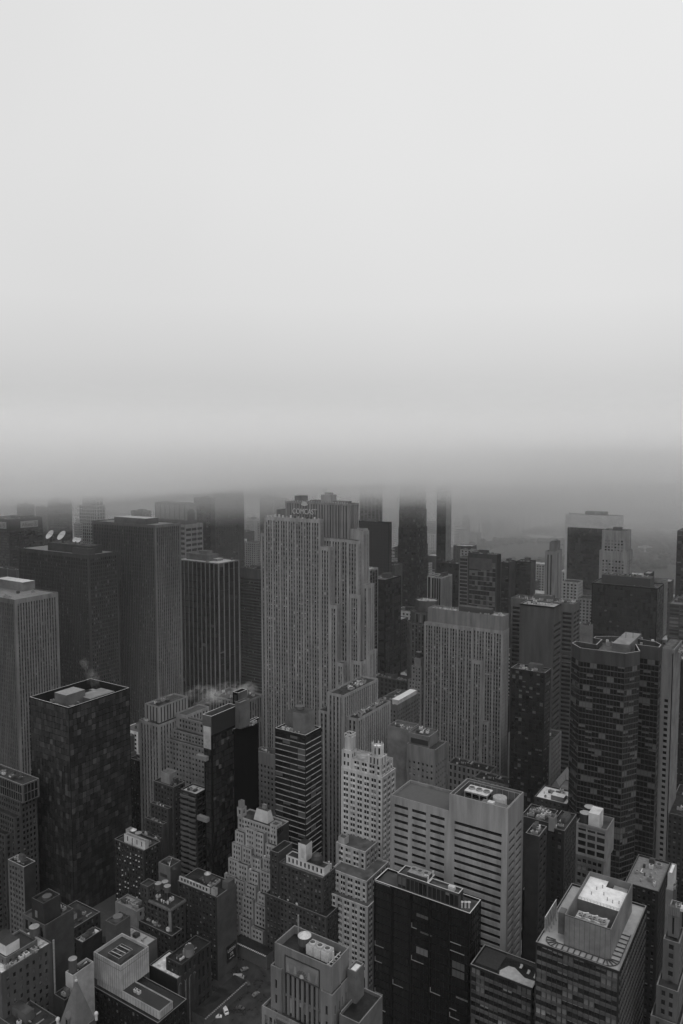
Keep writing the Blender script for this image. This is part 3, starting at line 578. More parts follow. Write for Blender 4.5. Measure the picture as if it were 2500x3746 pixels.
# --- big banded stone block
B = Bld('office_block', 'pale stone office block with long black ribbon windows and fan plant sunk in its roof', 'office block')
q = rect(1861, 2960, 140, 1431, 1919); x0, x1, y0, y1 = q; OCC.append(q); xs = rect(1861, 2960, 140, 1646, 1919)[0]
RS = style(24, 3.75, .05, .55, 0, .6, wallm(.26), glass=(GL0,), blind=.0, top=12.5, edge=2.2); RS2 = style(11.3, 3.75, .22, .55, 0, .6, wallm(.26), glass=(GL0,), blind=0, top=4, edge=1.2)
RE = style(8.5, 3.75, .16, .5, 0, .6, wallm(.2), glass=(GL0,), blind=0, top=12.5, edge=1.4); zl = 131.5
B.facade((xs, y0), (x1, y0), 0, 140, RS); B.facade((x0, y0), (xs, y0), 0, zl, RS2); B.facade((x1, y0), (x1, y1), 0, 140, RE); B.facade((x1, y1), (xs, y1), 0, 140, wallm(.22)); B.facade((xs, y1), (x0, y1), 0, zl, wallm(.22)); B.facade((x0, y1), (x0, y0), 0, zl, wallm(.22)); B.facade((xs, y1), (xs, y0), zl-1, 140, wallm(.2))
B.roof.poly([(x0, y0, zl-1.3), (xs, y0, zl-1.3), (xs, y1, zl-1.3), (x0, y1, zl-1.3)], mat('roof_dark_gravel', .06, .85, var=.12, scale=.4))
for a in ((x0+.02, xs-.01, y0+.02, y0+.6), (x0+.02, xs-.01, y1-.6, y1-.02), (x0+.02, x0+.6, y0+.6, y1-.6)): B.roof.box(*a, zl-1.3, zl+.003, wallm(.22), COP, False)
B.roof.poly([(xs, y0, 135), (x1, y0, 135), (x1, y1, 135), (xs, y1, 135)], roofm(.07))
for a in ((xs+.02, x1-.02, y0+.02, y0+.6), (xs+.02, x1-.02, y1-.6, y1-.02), (xs+.02, xs+.6, y0+.6, y1-.6), (x1-.6, x1-.02, y0+.6, y1-.6)): B.roof.box(*a, 135, 140.003, wallm(.16), COP, False)
w = x1-xs; d = y1-y0
m = MB(); m.box(xs+w*.12, xs+w*.52, y0+d*.45, y0+d*.82, 138.2, 138.9, METAL, PALEM); m.box(xs+w*.12, xs+w*.52, y0+d*.46, y0+d*.81, 135, 136, DARKM)
for k in range(4): m.box(xs+w*(.12+.13*k), xs+w*(.135+.13*k), y0+d*.45, y0+d*.47, 135, 138.2, METAL)
m.box(xs+w*.14, xs+w*.5, y0+d*.5, y0+d*.78, 136, 138.2, GL0, None, False)
for k in range(3): m.lathe(xs+w*(.2+.13*k), y0+d*.64, [(1.6, 138.9), (1.6, 139.6), (1.3, 139.65)], METAL, 14, DARKM)
B.part('cooling_plant', m)
m = MB(); m.lathe(xs+w*.7, y0+d*.6, [(3.3, 135), (3.3, 138.6)], PALEM, 24, METAL); B.part('round_fan', m)
m = MB(); m.box(xs+w*.5, xs+w*.93, y0+d*.06, y0+d*.34, 135, 138.4, wallm(.16), roofm(.14), False); m.box(xs+w*.62, xs+w*.72, y0+d*.12, y0+d*.24, 138.4, 139.6, PALEM); B.part('plant_deck', m)
m = MB()
for (ya, yb) in ((.08, .08), (.92, .92)): m.bar((xs+w*.06, y0+d*ya, 139.4), (xs+w*.96, y0+d*yb, 139.4), .1, METAL)
m.bar((xs+w*.06, y0+d*.08, 139.4), (xs+w*.06, y0+d*.92, 139.4), .1, METAL); m.bar((xs+w*.96, y0+d*.08, 139.4), (xs+w*.96, y0+d*.92, 139.4), .1, METAL)
for k in range(10): m.bar((xs+w*(.06+.1*k), y0+d*.92, 135), (xs+w*(.06+.1*k), y0+d*.92, 139.4), .08, METAL)
B.part('railing', m); B.done()
B = simple('office_block', 'dark slotted block continuing east behind the pale banded office block', (1975, 3060), 118, 1925, 2004, plainm(.07), style(5, 3.75, .25, .5, 0, .5, wallm(.07), glass=(GL0,), blind=0, top=2), clut=4); B.done()
# --- dark glass block
B = Bld('glass_block', 'black glass office block with white roof edge and set back penthouse, lower middle', 'office block')
q = rect(1722, 3342, 100, 1372, 1763); x0, x1, y0, y1 = q; OCC.append(q)
DG = style(2.0, 3.9, .03, .16, 0, .16, wallm(.02), wallm(.022), (GL0,), .08, edge=.3, top=.6, run=3, bl=(BL2, BL0)); DG2 = style(10.2, 3.9, .035, .16, -.0, .16, wallm(.02), wallm(.022), (GL0,), 0, edge=0, top=.6)
B.block(q, 0, 100, DG, DG, roofm(.09), 1.1, rim=mat('white_edge', .5, .5, var=.1))
for k in range(6):
    m = MB(); xx = x0+(x1-x0)*k/5; m.box(xx-.3 if k else xx, xx+.3 if k < 5 else xx, y0-.5, y0-.001, 0, 99.4, wallm(.02)); B.part('vertical_fin', m)
for k in range(24):                                              # pale ledges picked out on the dark glass
    m = MB(); i = B.R.randrange(5); f = B.R.randrange(25); xx = x0+(x1-x0)*i/5+.5; L = B.R.uniform(2.5, 8.4); z = 99.4-f*3.9
    m.box(xx, xx+L, y0-.22, y0-.005, z-.02, z+.22, METAL)
    if B.R.random() < .6: m.box(xx, xx+.22, y0-.22, y0-.005, z+.22, z+2.2, METAL)
    B.part('ledge', m)
t = rect(1681, 3269, 107, 1456, 1708); a0, a1, b0, b1 = t; PG = style(2.2, 6, .12, .2, 0, .3, wallm(.1), glass=(GL1, GL0), blind=.3, top=1.2, edge=.2)
B.block((a0, a0+(a1-a0)*.5, b0, b1), 98.9, 107, PG, PG, roofm(.1), 1, rim=PALEM); B.block((a0+(a1-a0)*.5, a1, b0, b0+(b1-b0)*.62), 98.9, 106.9, PG, PG, roofm(.1), 1, rim=PALEM)
m = MB(); cx, cy = a0+(a1-a0)*.3, b0+(b1-b0)*.6; m.box(cx-5, cx+5, cy-3, cy+3, 106, 108, DARKM, METAL, False)
for k in range(3): m.lathe(cx-3.2+k*3.2, cy, [(1.3, 108), (1.3, 108.5), (1, 108.55)], METAL, 12, DARKM)
m.bar((cx+5.5, cy-2.5, 106), (cx+5.5, cy-2.5, 109), .3, PALEM); m.bar((cx+5.5, cy+2.5, 106), (cx+5.5, cy+2.5, 109), .3, PALEM); m.bar((cx+5.5, cy-2.5, 109), (cx+3.5, cy-2.5, 108.6), .3, PALEM); B.part('cooling_plant', m)
m = MB(); cx = a0+(a1-a0)*.8; m.box(cx, cx+3, b0+2, b0+4, 106, 107.6, PALEM); B.part('air_handler', m)
for k in range(5):
    m = MB(); xx = x0+20+k*4.2; m.box(xx, xx+1.6, y0+1.4, y0+2.6, 98.9, 100.4+B.R.random(), DARKM, METAL); B.part('roof_unit', m)
for k in range(4):
    m = MB(); xx = x1-7+k*1.4; m.lathe(xx, y0+3+k*.8, [(.5, 98.9), (.5, 101.3), (.9, 101.6), (.2, 102)], PALEM, 8); B.part('exhaust_pipe', m)
B.done()
# --- art deco block with mural
B = Bld('art_deco_tower', 'ornate stepped tower with a framed relief mural below its roof, bottom centre', 'tower')
q = rect(1210, 3538, 112, 1003, 1260); x0, x1, y0, y1 = q; OCC.append((x0-6, x1+4, y0-3, y1+4)); BRK = wallm(.19)
TALL = style(2.35, 9, .5, .08, .1, .5, BRK, SPG, (GL0, GL1), .5, edge=4.2, top=10.5, bl=(BL0, BL1)); w = x1-x0
y1 = y0+13
B.block((x0, x1, y0, y1), 0, 112, TALL, style(4, 9, .6, .1, .1, .4, BRK, edge=1.5, top=14), roofm(.035), 3.2, rim=wallm(.2))
B.block((x0-1.2, x0+4, y0-1, y1+1), 0, 103, style(3, 6, .75, .4, 0, .4, BRK, edge=.6, top=5), roof=roofm(.05), par=.6); B.block((x1-4, x1+1.2, y0-1, y1+1), 0, 102, style(3, 6, .75, .4, 0, .4, BRK, edge=.6, top=5), roof=roofm(.05), par=.6)
B.block((x0-4.5, x1+3, y0-2.6, y1+4), 0, 86, style(2.3, 3.4, .4, .42, .05, .4, wallm(.21), SPG, blind=.5, top=3, bl=(BL0, BL1)), style(3, 3.6, .6, .5, 0, .3, wallm(.12), top=4), roofm(.05), 1, rim=wallm(.2))
B.block((x0-7, x1+4, y0-5, y1+7), 0, 74, style(2.3, 3.4, .4, .42, .05, .4, wallm(.21), SPG, blind=.5, top=2, bl=(BL0, BL1)), roof=roofm(.05), rim=wallm(.2))
B.block((x1+3.001, x1+12, y0+1, y1+5), 0, 94.5, plainm(.15), plainm(.15), roofm(.03), 1.2, rim=plainm(.2)); B.block((x1+1.201, x1+5, y1-3, y1+3), 86, 106, plainm(.16), plainm(.15), WHITE, 1)
m = MB(); a, b = x0+5, x1-5
for (u0, u1, v0, v1) in ((a, b, 108.6, 109), (a, b, 101.8, 102.2), (a, a+.4, 102.2, 108.6), (b-.4, b, 102.2, 108.6)): m.box(u0, u1, y0-.25, y0-.004, v0, v1, SPD)
m.box(a+.4, b-.4, y0-.1, y0-.004, 102.2, 108.6, plainm(.2)); B.part('relief_panel', m)
m = MB(); cx = (a+b)/2
for k in range(9):
    an = k*math.pi/8; c1, s1 = math.cos(an), math.sin(an); m.bar((cx+c1*1.2, y0-.2, 103+s1*1.2), (cx+c1*2.6, y0-.2, 103+s1*2.6), .16, SPG)
m.lathe(cx, y0-.05, [(1.1, 103), (.9, 103.6), (.3, 104.1)], plainm(.26), 12)
for s_ in (-1, 1): m.poly([(cx+s_*3.2-.8, y0-.16, 103), (cx+s_*3.2+.8, y0-.16, 103), (cx+s_*3.2+.3, y0-.16, 106), (cx+s_*3.2-.3, y0-.16, 106)], plainm(.25)); m.poly([(cx+s_*6.6-.7, y0-.16, 103), (cx+s_*6.6+.7, y0-.16, 103), (cx+s_*6.6, y0-.16, 106.5)], plainm(.25))
B.part('sunburst_relief', m)
m = MB(); m.box(x0+2.5, x1-4, y0-2.95, y0-2.62, 81.6, 84.6, plainm(.17)); m.box(x0+3, x1-4.5, y0-3.05, y0-2.96, 82.2, 84, plainm(.1)); B.part('name_panel', m)
m = MB()
for k in range(3):
    cx2 = x0+w*(.52+.13*k); m.box(cx2-1.6, cx2+1.55, y0+4, y0+8.4, 109.5, 113.2, PALEM, METAL, True); m.lathe(cx2, y0+6.2, [(1.25, 113.2), (1.25, 113.7), (1.05, 113.75)], PALEM, 14, DARKM)
for k in range(6): m.box(x0+w*.47+k*2, x0+w*.47+k*2+.3, y0+5, y0+5.3, 108.8, 109.5, DARKM)
B.part('cooling_unit', m)
m = MB(); m.bar((x1-3, y0+2.5, 110.4), (x1-3, y1-2, 110.4), .14, PALEM)
for k in range(5): m.bar((x1-3.9, y0+3+k*1.7, 110), (x1-2.2, y0+3+k*1.7, 110), .12, PALEM)
m.bar((x1-3, y0+6, 113.4), (x1-3, y0+6, 109), .25, PALEM); B.part('pipework', m)
m = MB(); m.bar((x0+3, y1-1.5, 109), (x0+3, y1-1.5, 118), .22, METAL); B.part('flagpole', m)
root = B.done(); FR = q
lamp = mat('lamp_glow', .8, .5, var=0, emit=4); lx, ly = at(1256, 3578, 97.5); m = MB(); m.lathe(lx, ly, [(.06, 93.3), (.06, 97.3)], DARKM, 8); o = m.build('terrace_lamp', None, (lx, ly, 93.3)); tag(o, 'small lit lamp on the roof terrace right of the mural tower', 'lamp')
m = MB(); m.lathe(lx, ly, [(.08, 97.3), (.22, 97.4), (.22, 97.6), (.08, 97.75)], lamp, 10); g = m.build('lamp_globe', o, (lx, ly, 93.3))
# --- white stepped tower
B = Bld('stone_tower', 'bright pale stepped stone tower with paired windows and a turreted crown, centre', 'tower', nwin=100)
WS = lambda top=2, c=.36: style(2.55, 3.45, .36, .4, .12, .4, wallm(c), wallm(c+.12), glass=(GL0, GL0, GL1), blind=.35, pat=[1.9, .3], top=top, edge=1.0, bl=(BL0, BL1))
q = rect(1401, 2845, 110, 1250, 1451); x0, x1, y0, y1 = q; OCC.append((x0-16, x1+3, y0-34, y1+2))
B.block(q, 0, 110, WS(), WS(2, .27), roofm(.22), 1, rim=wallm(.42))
a = (x0+1.5, x1-1.5, y0+1.2, y1-1); B.block(a, 109, 116.5, WS(1), WS(1, .3), roofm(.25), 1)
B.block((x0+.3, x0+7, y0+.3, y0+7), 109, 121, style(2.6, 4, .5, .5, 0, .3, wallm(.36), top=2, edge=.8), None, WHITE, .8)
B.block((x0+.8, x0+5.5, y0+3, y0+8), 120, 128, wallm(.34), None, roofm(.25), 1)
m = MB()
for s0 in (0, 1):
    for k in range(4):
        z = 128.2+s0*2; c4 = [(x0+.8, y0+3), (x0+5.5, y0+3), (x0+5.5, y0+8), (x0+.8, y0+8)]; m.bar((*c4[k], z), (*c4[(k+1) % 4], z), .13, PALEM)
for k in range(4): m.bar((*c4[k], 127.5), (*c4[k], 130.3), .13, PALEM); m.bar((*c4[k], 128.2), (*c4[(k+1) % 4], 130.2), .1, PALEM)
B.part('roof_frame', m)
t0, t1, u0, u1 = x1-10.5, x1-1.8, y0+1, y0+9
B.block((t0, t1, u0, u1), 116, 121, style(2.7, 6.5, .6, .05, 0, .4, wallm(.36), top=.8, edge=.8), None, roofm(.25), .8, rim=wallm(.42))
B.poly(octo(t0+1, t1-1, u0+1, u1-1, 2.2), 120.2, 127, style(2, 7, .55, .3, 0, .3, wallm(.36), top=1, edge=.3), WHITE, .8)
for c4 in octo(t0+1, t1-1, u0+1, u1-1, 2.2): m = MB(); m.lathe(c4[0], c4[1], [(.45, 118), (.45, 127.6), (.25, 128), (.02, 129)], wallm(.36), 8); B.part('pinnacle', m)
for k in range(7): m = MB(); m.lathe(x0+1+k*(x1-x0-2)/6, y0+.3, [(.3, 110), (.3, 111), (.02, 111.8)], wallm(.4), 6); B.part('pinnacle', m)
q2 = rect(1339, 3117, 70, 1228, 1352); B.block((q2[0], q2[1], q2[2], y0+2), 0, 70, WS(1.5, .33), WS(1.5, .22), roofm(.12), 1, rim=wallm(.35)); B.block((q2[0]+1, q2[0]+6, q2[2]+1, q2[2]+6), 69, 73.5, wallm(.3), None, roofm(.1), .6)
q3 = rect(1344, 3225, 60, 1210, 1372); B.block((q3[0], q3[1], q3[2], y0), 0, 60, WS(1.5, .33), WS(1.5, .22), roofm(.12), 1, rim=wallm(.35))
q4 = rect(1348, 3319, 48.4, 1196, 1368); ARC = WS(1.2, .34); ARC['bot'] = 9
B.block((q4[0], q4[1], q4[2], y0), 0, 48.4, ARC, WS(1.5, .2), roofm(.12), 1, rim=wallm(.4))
for k in range(4):
    m = MB(); cx = q4[1]-3.2-k*4.4; Y = q4[2]-.05; m.poly([(cx-1.5, Y, .2), (cx+1.5, Y, .2)]+[(cx+1.5*math.cos(a), Y, 5.5+1.6*math.sin(a)) for a in [i*math.pi/8 for i in range(9)]], GL0); B.part('arched_window', m)
B.done(); WT = (x0, x1, y0, y1)
# --- line banded tower
LB = style(6, 3.75, .03, .1, 0, .08, wallm(.03), wallm(.3), (GL0, GL1, GL0), .12, edge=.1, top=2.2, bl=(BL2,))
B = Bld('office_tower', 'dark office tower drawn with thin pale floor lines and a pale plant box on top', 'tower'); q = rect(1116, 2690, 125, 1005, 1174); x0, x1, y0, y1 = q; OCC.append(q)
LBS = dict(LB); LBS['ds'] = -.25; B.block(q, 0, 125, LBS, LBS, roofm(.12), 1, rim=PALEM)
m = MB(); m.box(x0+2, x0+13, y0+8, y1-1, 124, 134, plainm(.15), roofm(.08), False); m.box(x0+12, x1-3, y0+3, y1-3, 124, 137, plainm(.17), roofm(.08), False); B.part('plant_room', m); B.clutter((x0+1, x1-1, y0+1, y0+6), 124, 7, 0, .2, 4); B.done(); BT = q
# --- piered stone block in front of the central skyscraper
PIER = style(2.9, 3.8, .5, .4, .2, .55, lime, SPG, top=2, blind=.2, edge=1.2)
B = Bld('stone_tower', 'piered stone tower with a long flat roof running back towards the tall stone skyscraper', 'tower'); q = rect(1259, 2544, 135, 1196, 1386); x0, x1, y0, y1 = q; OCC.append((x0-14, x1+14, y0-2, y1))
B.block(q, 0, 135, PIER, PIER, roofm(.06), 1.4); B.block((x1, x1+9, y0+4, y1+3), 0, 119, PIER, PIER, roofm(.05), 1.2); B.block((x0-9, x0, y0+2, y1), 0, 120, PIER, PIER, roofm(.05), 1.2)
B.clutter((x0+2, x1-2, y0+14, y1-6), 133.6, 14, 0, .2, 11); B.clutter((x1+.5, x1+8.5, y0+8, y1), 117.8, 14, 0, .1, 12); B.done()
B = simple('stone_block', 'dark roofed stone block carrying a long white roof box, between the two stone slabs', (1455, 2580), 92, 1375, 1535, punch(.17, 3, 3.6, top=5), punch(.15, 3, 3.6, top=5), roof=roofm(.06), clut=4, big=0); r = B.r
m = MB(); m.box(r[1]-7, r[1]-.6, r[2]+4, r[3]-3, 91, 95, plainm(.35), mat('roof_box_white', .6, .6, var=.05), False); B.part('roof_box', m); B.done()
simple('stone_block', 'broad low block with skylights and machines seen between the two stone slabs', (1500, 2495), 60, 1360, 1520, style(5, 5, .4, .35, 0, .6, wallm(.1), blind=0), roof=roofm(.14), clut=14).done()
B = simple('office_block', 'plain weathered block with small square windows right of the bright stepped tower', (1595, 2744), 104, 1490, 1638, punch(.2, 3.1, 4.2, .6, .6, top=11, bl=(BL1, BL0), blind=.5), punch(.17, 3.1, 4.2, .6, .6, top=11), clut=0, mind=10); r = B.r
B.block((r[0]-17, r[0], r[2]+4, r[3]), 0, 112, plainm(.19), plainm(.19), roofm(.1), 1); B.block((r[0], r[1]-6, r[2]+2.5, r[3]-1), 103, 111, plainm(.17), plainm(.17), roofm(.1), 1)
m = MB(); m.box(r[0]+2, r[1]-6.5, r[2]+2.3, r[2]+2.499, 104.5, 108, SPD); B.part('louvre', m); B.clutter((r[0]-16, r[1]-7, r[2]+4.5, r[3]-1.5), 110.5, 9, 0, .1, 7); B.done()
# --- left: piered stone group
B = Bld('stone_tower', 'piered stone tower with brown flat roof before the tallest finned slab', 'tower'); q = rect(580, 2586, 120, 528, 686); x0, x1, y0, y1 = q; OCC.append((x0-4, x1+12, y0-3, y1+6))
B.block(q, 108, 120, style(2.9, 11, .5, 0, .2, .5, lime, SPG, (SPD,), 0, top=.6, edge=1), None, roofm(.08), 1.2); B.block((x0-3.5, x1+2.5, y0-2.5, y1+5), 0, 108, PIER, PIER, roofm(.06), 1); B.block((x1+2.5, x1+13, y0+14, y1+9), 0, 112, PIER, PIER, roofm(.1), 1)
B.clutter((x0-3, x1+2, y0-2.2, y0-.2), 107, 4, 0, .1, 3); B.clutter((x0+2, x1-2, y0+2, y1-2), 118.8, 4, 0, .1, 3); B.done()
B = simple('stone_block', 'broad pale block with rows of small square windows stepping up under the piered tower', (762, 2744), 96, 603, 790, punch(.2, 3, 3.7, .5, .5, blind=.4), clut=0); r = B.r
B.block((r[0]+3, r[1]-1, r[2]+4, r[3]+4), 95, 102, punch(.2, 3, 3.5, .45, .4), None, roofm(.05)); B.block((r[0]+4, r[1]-1, r[2]+9, r[3]+6), 101, 110, punch(.2, 3, 3.7, .45, .45), None, roofm(.07)); B.done()
B = simple('stone_block', 'dark roofed stone annex wreathed in steam behind the black tower', (890, 2570), 108, 765, 960, style(3, 8, .45, .05, .2, .5, wallm(.2), SPD), style(3, 8, .45, .05, .2, .5, wallm(.18), SPD), roof=roofm(.05), clut=16, big=.3, mind=16); B.done()
simple('stone_block', 'pale block with small square windows between the black tower and the line banded tower', (1030, 2770), 92, 932, 1045, punch(.19, 3, 3.8, .5, .5, top=9), roof=roofm(.07), clut=5).done()
# --- black slab tower
BK = curtain(.012, 2.6, 3.8, .04, .06, glass=(GL0, GL2), blind=.05, bl=(BL2,))
B = Bld('black_tower', 'black twin slab tower with white framed roof pens and a pale panel near its top', 'tower'); q = rect(772, 2621, 140, 739, 870); x0, x1, y0, y1 = q; OCC.append((x0, x1+14, y0, y1+14))
B.block(q, 128, 140, plainm(.12), mat('black_wall', .015, .5, var=0), roofm(.08), 3, rim=PALEM); B.block((x0+1, x1, y0, y1), 0, 128, BK, BK, par=0)
m = MB(); m.box(x0+.8, x1-.6, y0-.12, y0-.004, 119, 133, plainm(.35)); B.part('pale_panel', m)
q5 = rect(846, 2664, 126, 800, 936); B.block((x1+.01, q5[1], q5[2], q5[3]), 0, 126, BK, BK, roofm(.07), 1.2, rim=PALEM)
B.block((x0+3, x1, y1, y1+9), 0, 148, BK, plainm(.13), roofm(.25), 2, rim=PALEM); B.block((x1+.02, x1+4, y1-3, y1+7), 126, 143, plainm(.14), None, roofm(.2), 1)
for z in (112, 73): m = MB(); m.box(x0-3, x0+5, y0-3, y0-.1, z, z+2.6, plainm(.2), COP); B.part('balcony', m)
B.clutter((x1+1, q5[1]-.6, q5[2]+3, q5[3]-3), 124.8, 8, 0, .2, 6); B.done()
# curved balcony block and stepped brick block in front of it
B = Bld('apartment_tower', 'dark apartment tower with pale wavy balcony bands below the black tower', 'tower'); q = rect(716, 2905, 88, 660, 760); x0, x1, y0, y1 = q; OCC.append(q)
B.block(q, 0, 88, style(5, 3.5, .1, .3, 0, .4, wallm(.06), glass=(GL0, GL1), blind=.2), None, roofm(.3), 1)
for f in range(24):
    m = MB(); z = 84-f*3.5; n = 16
    for k in range(n):
        u0, u1 = k/n, (k+1)/n; d0 = .9+.8*abs(math.sin(u0*math.pi*2)); d1 = .9+.8*abs(math.sin(u1*math.pi*2)); a = x0+(x1-x0)*u0; b = x0+(x1-x0)*u1
        m.quad((a, y0-d0, z), (b, y0-d1, z), (b, y0-d1, z+1.2), (a, y0-d0, z+1.2), wallm(.12)); m.quad((a, y0-d0, z+1.2), (b, y0-d1, z+1.2), (b, y0-.005, z+1.2), (a, y0-.005, z+1.2), wallm(.12))
    B.part('balcony_band', m)
B.clutter((x0+1, x1-1, y0+1, y1-1), 87, 3, 0, .2, 1); B.done()
B = Bld('stepped_block', 'dark stepped brick block with a pale square hut on top, below the piered stone tower', 'apartment block'); q = rect(634, 2880, 82, 560, 675); x0, x1, y0, y1 = q; OCC.append((x0-8, x1+1, y0-12, y1)); PB = punch(.08, 3, 3.4, .5, .45, blind=.3)
B.block(q, 0, 82, PB, None, roofm(.06)); B.block((x0+4, x0+12, y0+3, y0+10), 81, 88, plainm(.22), None, roofm(.15), 1.5)
for k in range(4): B.block((x0-1.6*k, x1-2-k*1.5, y0-3.2*(k+1), y0-3.2*k), 0, 68-k*9.5, PB, None, roofm(.05), 1); B.clutter((x0-1.4*k, x1-3-k*1.5, y0-3.1*(k+1), y0-3.2*k), 67-k*9.5, 3, 0, .1, k)
B.clutter((x0+12, x1-1, y0+1, y1-1), 81, 8, .3, .1, 2); B.done()
simple('brick_block', 'narrow dark brick block right of the faceted glass tower', (528, 2790), 74, 472, 560, punch(.06, 3, 3.5), clut=5, tone=.1).done()
simple('brick_block', 'dark roofed block at the foot of the faceted glass tower, right side', (560, 2870), 45, 500, 600, punch(.05, 3, 3.5), clut=6, tone=.08).done()
# left edge terraced glass and stone block
TR = style(2.4, 3.7, .4, .42, 0, .4, wallm(.09), blind=.05, glass=(GL0,), top=1)
B = Bld('terraced_block', 'dark terraced office block with framed glass top floors at the left edge', 'office block'); q = rect(81, 2872, 92, -60, 113); x0, x1, y0, y1 = q; OCC.append((x0, x1+4, y0-18, y1+4)); y1 = y0+12
B.block((x0, x1, y0, y1), 80, 92, style(2.4, 5.5, .12, .08, 0, .5, wallm(.13), glass=(GL0,), blind=0, top=1), None, roofm(.06), 1, rim=METAL); B.block((x0, x1-3, y0, y1), 0, 80, TR)
for k in range(4): B.block((x0, x1-2-k*3, y0-5*(k+1), y0-5*k), 0, 72-k*10, TR, None, roofm(.045), 1, rim=wallm(.1))
B.clutter((x0+8, x1-2, y0+2, y1-2), 91, 6, 0, .1, 1); B.done()
B = simple('brick_block', 'small ornate pale fronted block with arched cornice left of the plain walled block', (86, 3172), 55, 27, 124, style(2.6, 3.6, .4, .4, 0, .5, wallm(.15), blind=.2, top=2.5), plainm(.06), roof=roofm(.03), clut=5, rim=wallm(.3)); B.done()
# --- ornate stepped pale tower, centre left
OR = style(2.2, 3.3, .42, .42, 0, .4, wallm(.29), blind=.3, top=1.4, edge=.8, jit=.2, bl=(BL0, BL2))
B = Bld('ornate_tower', 'ornate pale tower stepping down in many small terraces with a mansard top, left of centre', 'tower'); q = rect(1012, 3010, 78, 868, 1045); x0, x1, y0, y1 = q; w = x1-x0
y0 = q[2]; y1 = y0+12
B.block((x0, x1, y0, y1), 0, 74, OR, plainm(.07), roofm(.09), .8, rim=wallm(.3))
B.block((x0, x0+4, y0-.5, y0+4), 74, 80, OR, None, roofm(.1)); B.block((x0+.6, x0+3.4, y0, y0+3), 80, 84, wallm(.24), None, roofm(.1), .8); B.block((x1-5, x1, y0-.5, y0+5), 70, 76.5, OR, None, roofm(.1))
m = MB(); a0, a1, b0, b1 = x0+w*.36, x0+w*.72, y0+2, y0+8
m.quad((a0, b0, 74), (a1, b0, 74), (a1-1.3, b0+1.5, 81), (a0+1.3, b0+1.5, 81), plainm(.33)); m.quad((a1, b0, 74), (a1, b1, 74), (a1-1.3, b1-1.3, 81), (a1-1.3, b0+1.5, 81), plainm(.33)); m.quad((a0, b1, 74), (a0, b0, 74), (a0+1.3, b0+1.5, 81), (a0+1.3, b1-1.3, 81), plainm(.33)); m.quad((a1, b1, 74), (a0, b1, 74), (a0+1.3, b1-1.3, 81), (a1-1.3, b1-1.3, 81), plainm(.33))
m.poly([(a0+1.3, b0+1.5, 81), (a1-1.3, b0+1.5, 81), (a1-1.3, b1-1.3, 81), (a0+1.3, b1-1.3, 81)], DARKM); m.box((a0+a1)/2-1.2, (a0+a1)/2+1.2, b0+3, b0+5, 81, 83.5, plainm(.2)); B.part('mansard_roof', m)
rs = random.Random(4)
for lv in range(6):                                             # stepped bays with small terraces and balustrades
    z = 68-lv*9.5; dp = 2.2*(lv+1)
    for i in range(4):
        a = x0-lv*1.4+(w+lv*1.4)*i/4+.3; b = a+(w+lv*1.4)/4-.6; zz = z+rs.choice((-4, -2, 0, 2)); d2 = dp+rs.choice((0, .8))
        B.block((a, b, y0-d2, y0-dp+2.2), 0, zz, OR, wallm(.2), roofm(.05), .9, rim=wallm(.22), pt=.35)
        if rs.random() < .8: m = MB(); m.box(a+.5, a+1.5, y0-d2+.6, y0-d2+1.3, zz-.9, zz+.6, rs.choice((DARKM, METAL, PALEM))); B.part('terrace_unit', m)
    m = MB(); m.box(x0-lv*1.4, x1, y0-dp+1, y0-dp+2.2, 0, z-4, wallm(.22), roofm(.05), False); B.part('stepped_core', m)
B.done(); OCC.append((x0-9, x1+1, y0-16, y1))
# --- brown hotel slabs with white penthouse
BH = style(2.7, 3.3, .45, .42, 0, .3, wallm(.085), blind=.5, top=1.4, edge=.8, bl=(BL0, BL0, BL2), glass=(GL0, GL1), pat=[1.3, .8, 1])
B = Bld('hotel_block', 'dark brick hotel slab with white penthouse and tall white lift tower on top', 'hotel'); q = rect(1179, 3212, 62, 1020, 1215); x0, x1, y0, y1 = q; y1 = y0+13; w = x1-x0; OCC.append((x0-7, x1, y0, y1))
B.block((x0, x1, y0, y1), 0, 62, BH, BH, roofm(.12), .8, rim=wallm(.16)); B.block((x0-6, x0, y0-1, y1), 0, 68, BH, plainm(.09), roofm(.03), .8)
B.block((x0+3, x1-1, y0+3, y0+9), 61.2, 66, style(3, 4.4, .6, .25, 0, .2, plainm(.5), glass=(GL0,), blind=0, top=1, edge=.6), plainm(.45), roofm(.05), .5)
B.block((x0+w*.38, x0+w*.56, y0+3.01, y0+9), 66, 76, plainm(.5), plainm(.4), roofm(.05), 0)
m = MB(); cx = x0+w*.47; Y = y0+2.95; pts = [(cx+1.1*math.cos(a), Y, 72+1.3*math.sin(a)) for a in [i*math.pi/8 for i in range(9)]]; m.poly([(cx-1.1, Y, 67.5), (cx+1.1, Y, 67.5)]+pts, plainm(.4)); B.part('arched_panel', m)
m = MB(); m.lathe(x0+w*.72, y0+7, [(3.4, 62), (3.4, 68), (2.6, 70), (1, 71)], SPD, 20); B.part('drum_roof', m)
for k in range(5): m = MB(); m.box(x0+w*(.8+.03*k), x0+w*(.8+.03*k)+.6, y0+9+k*.5, y0+10+k*.5, 61.2, 64+rs.random()*2, rs.choice((PALEM, DARKM))); B.part('roof_vent', m)
B.done()
B = simple('hotel_block', 'lower dark brick hotel slab with a roof garden along its top, bottom centre', (1193, 3356), 42, 968, 1212, BH, BH, roof=roofm(.03), clut=0, cat='hotel', mind=14); r = B.r
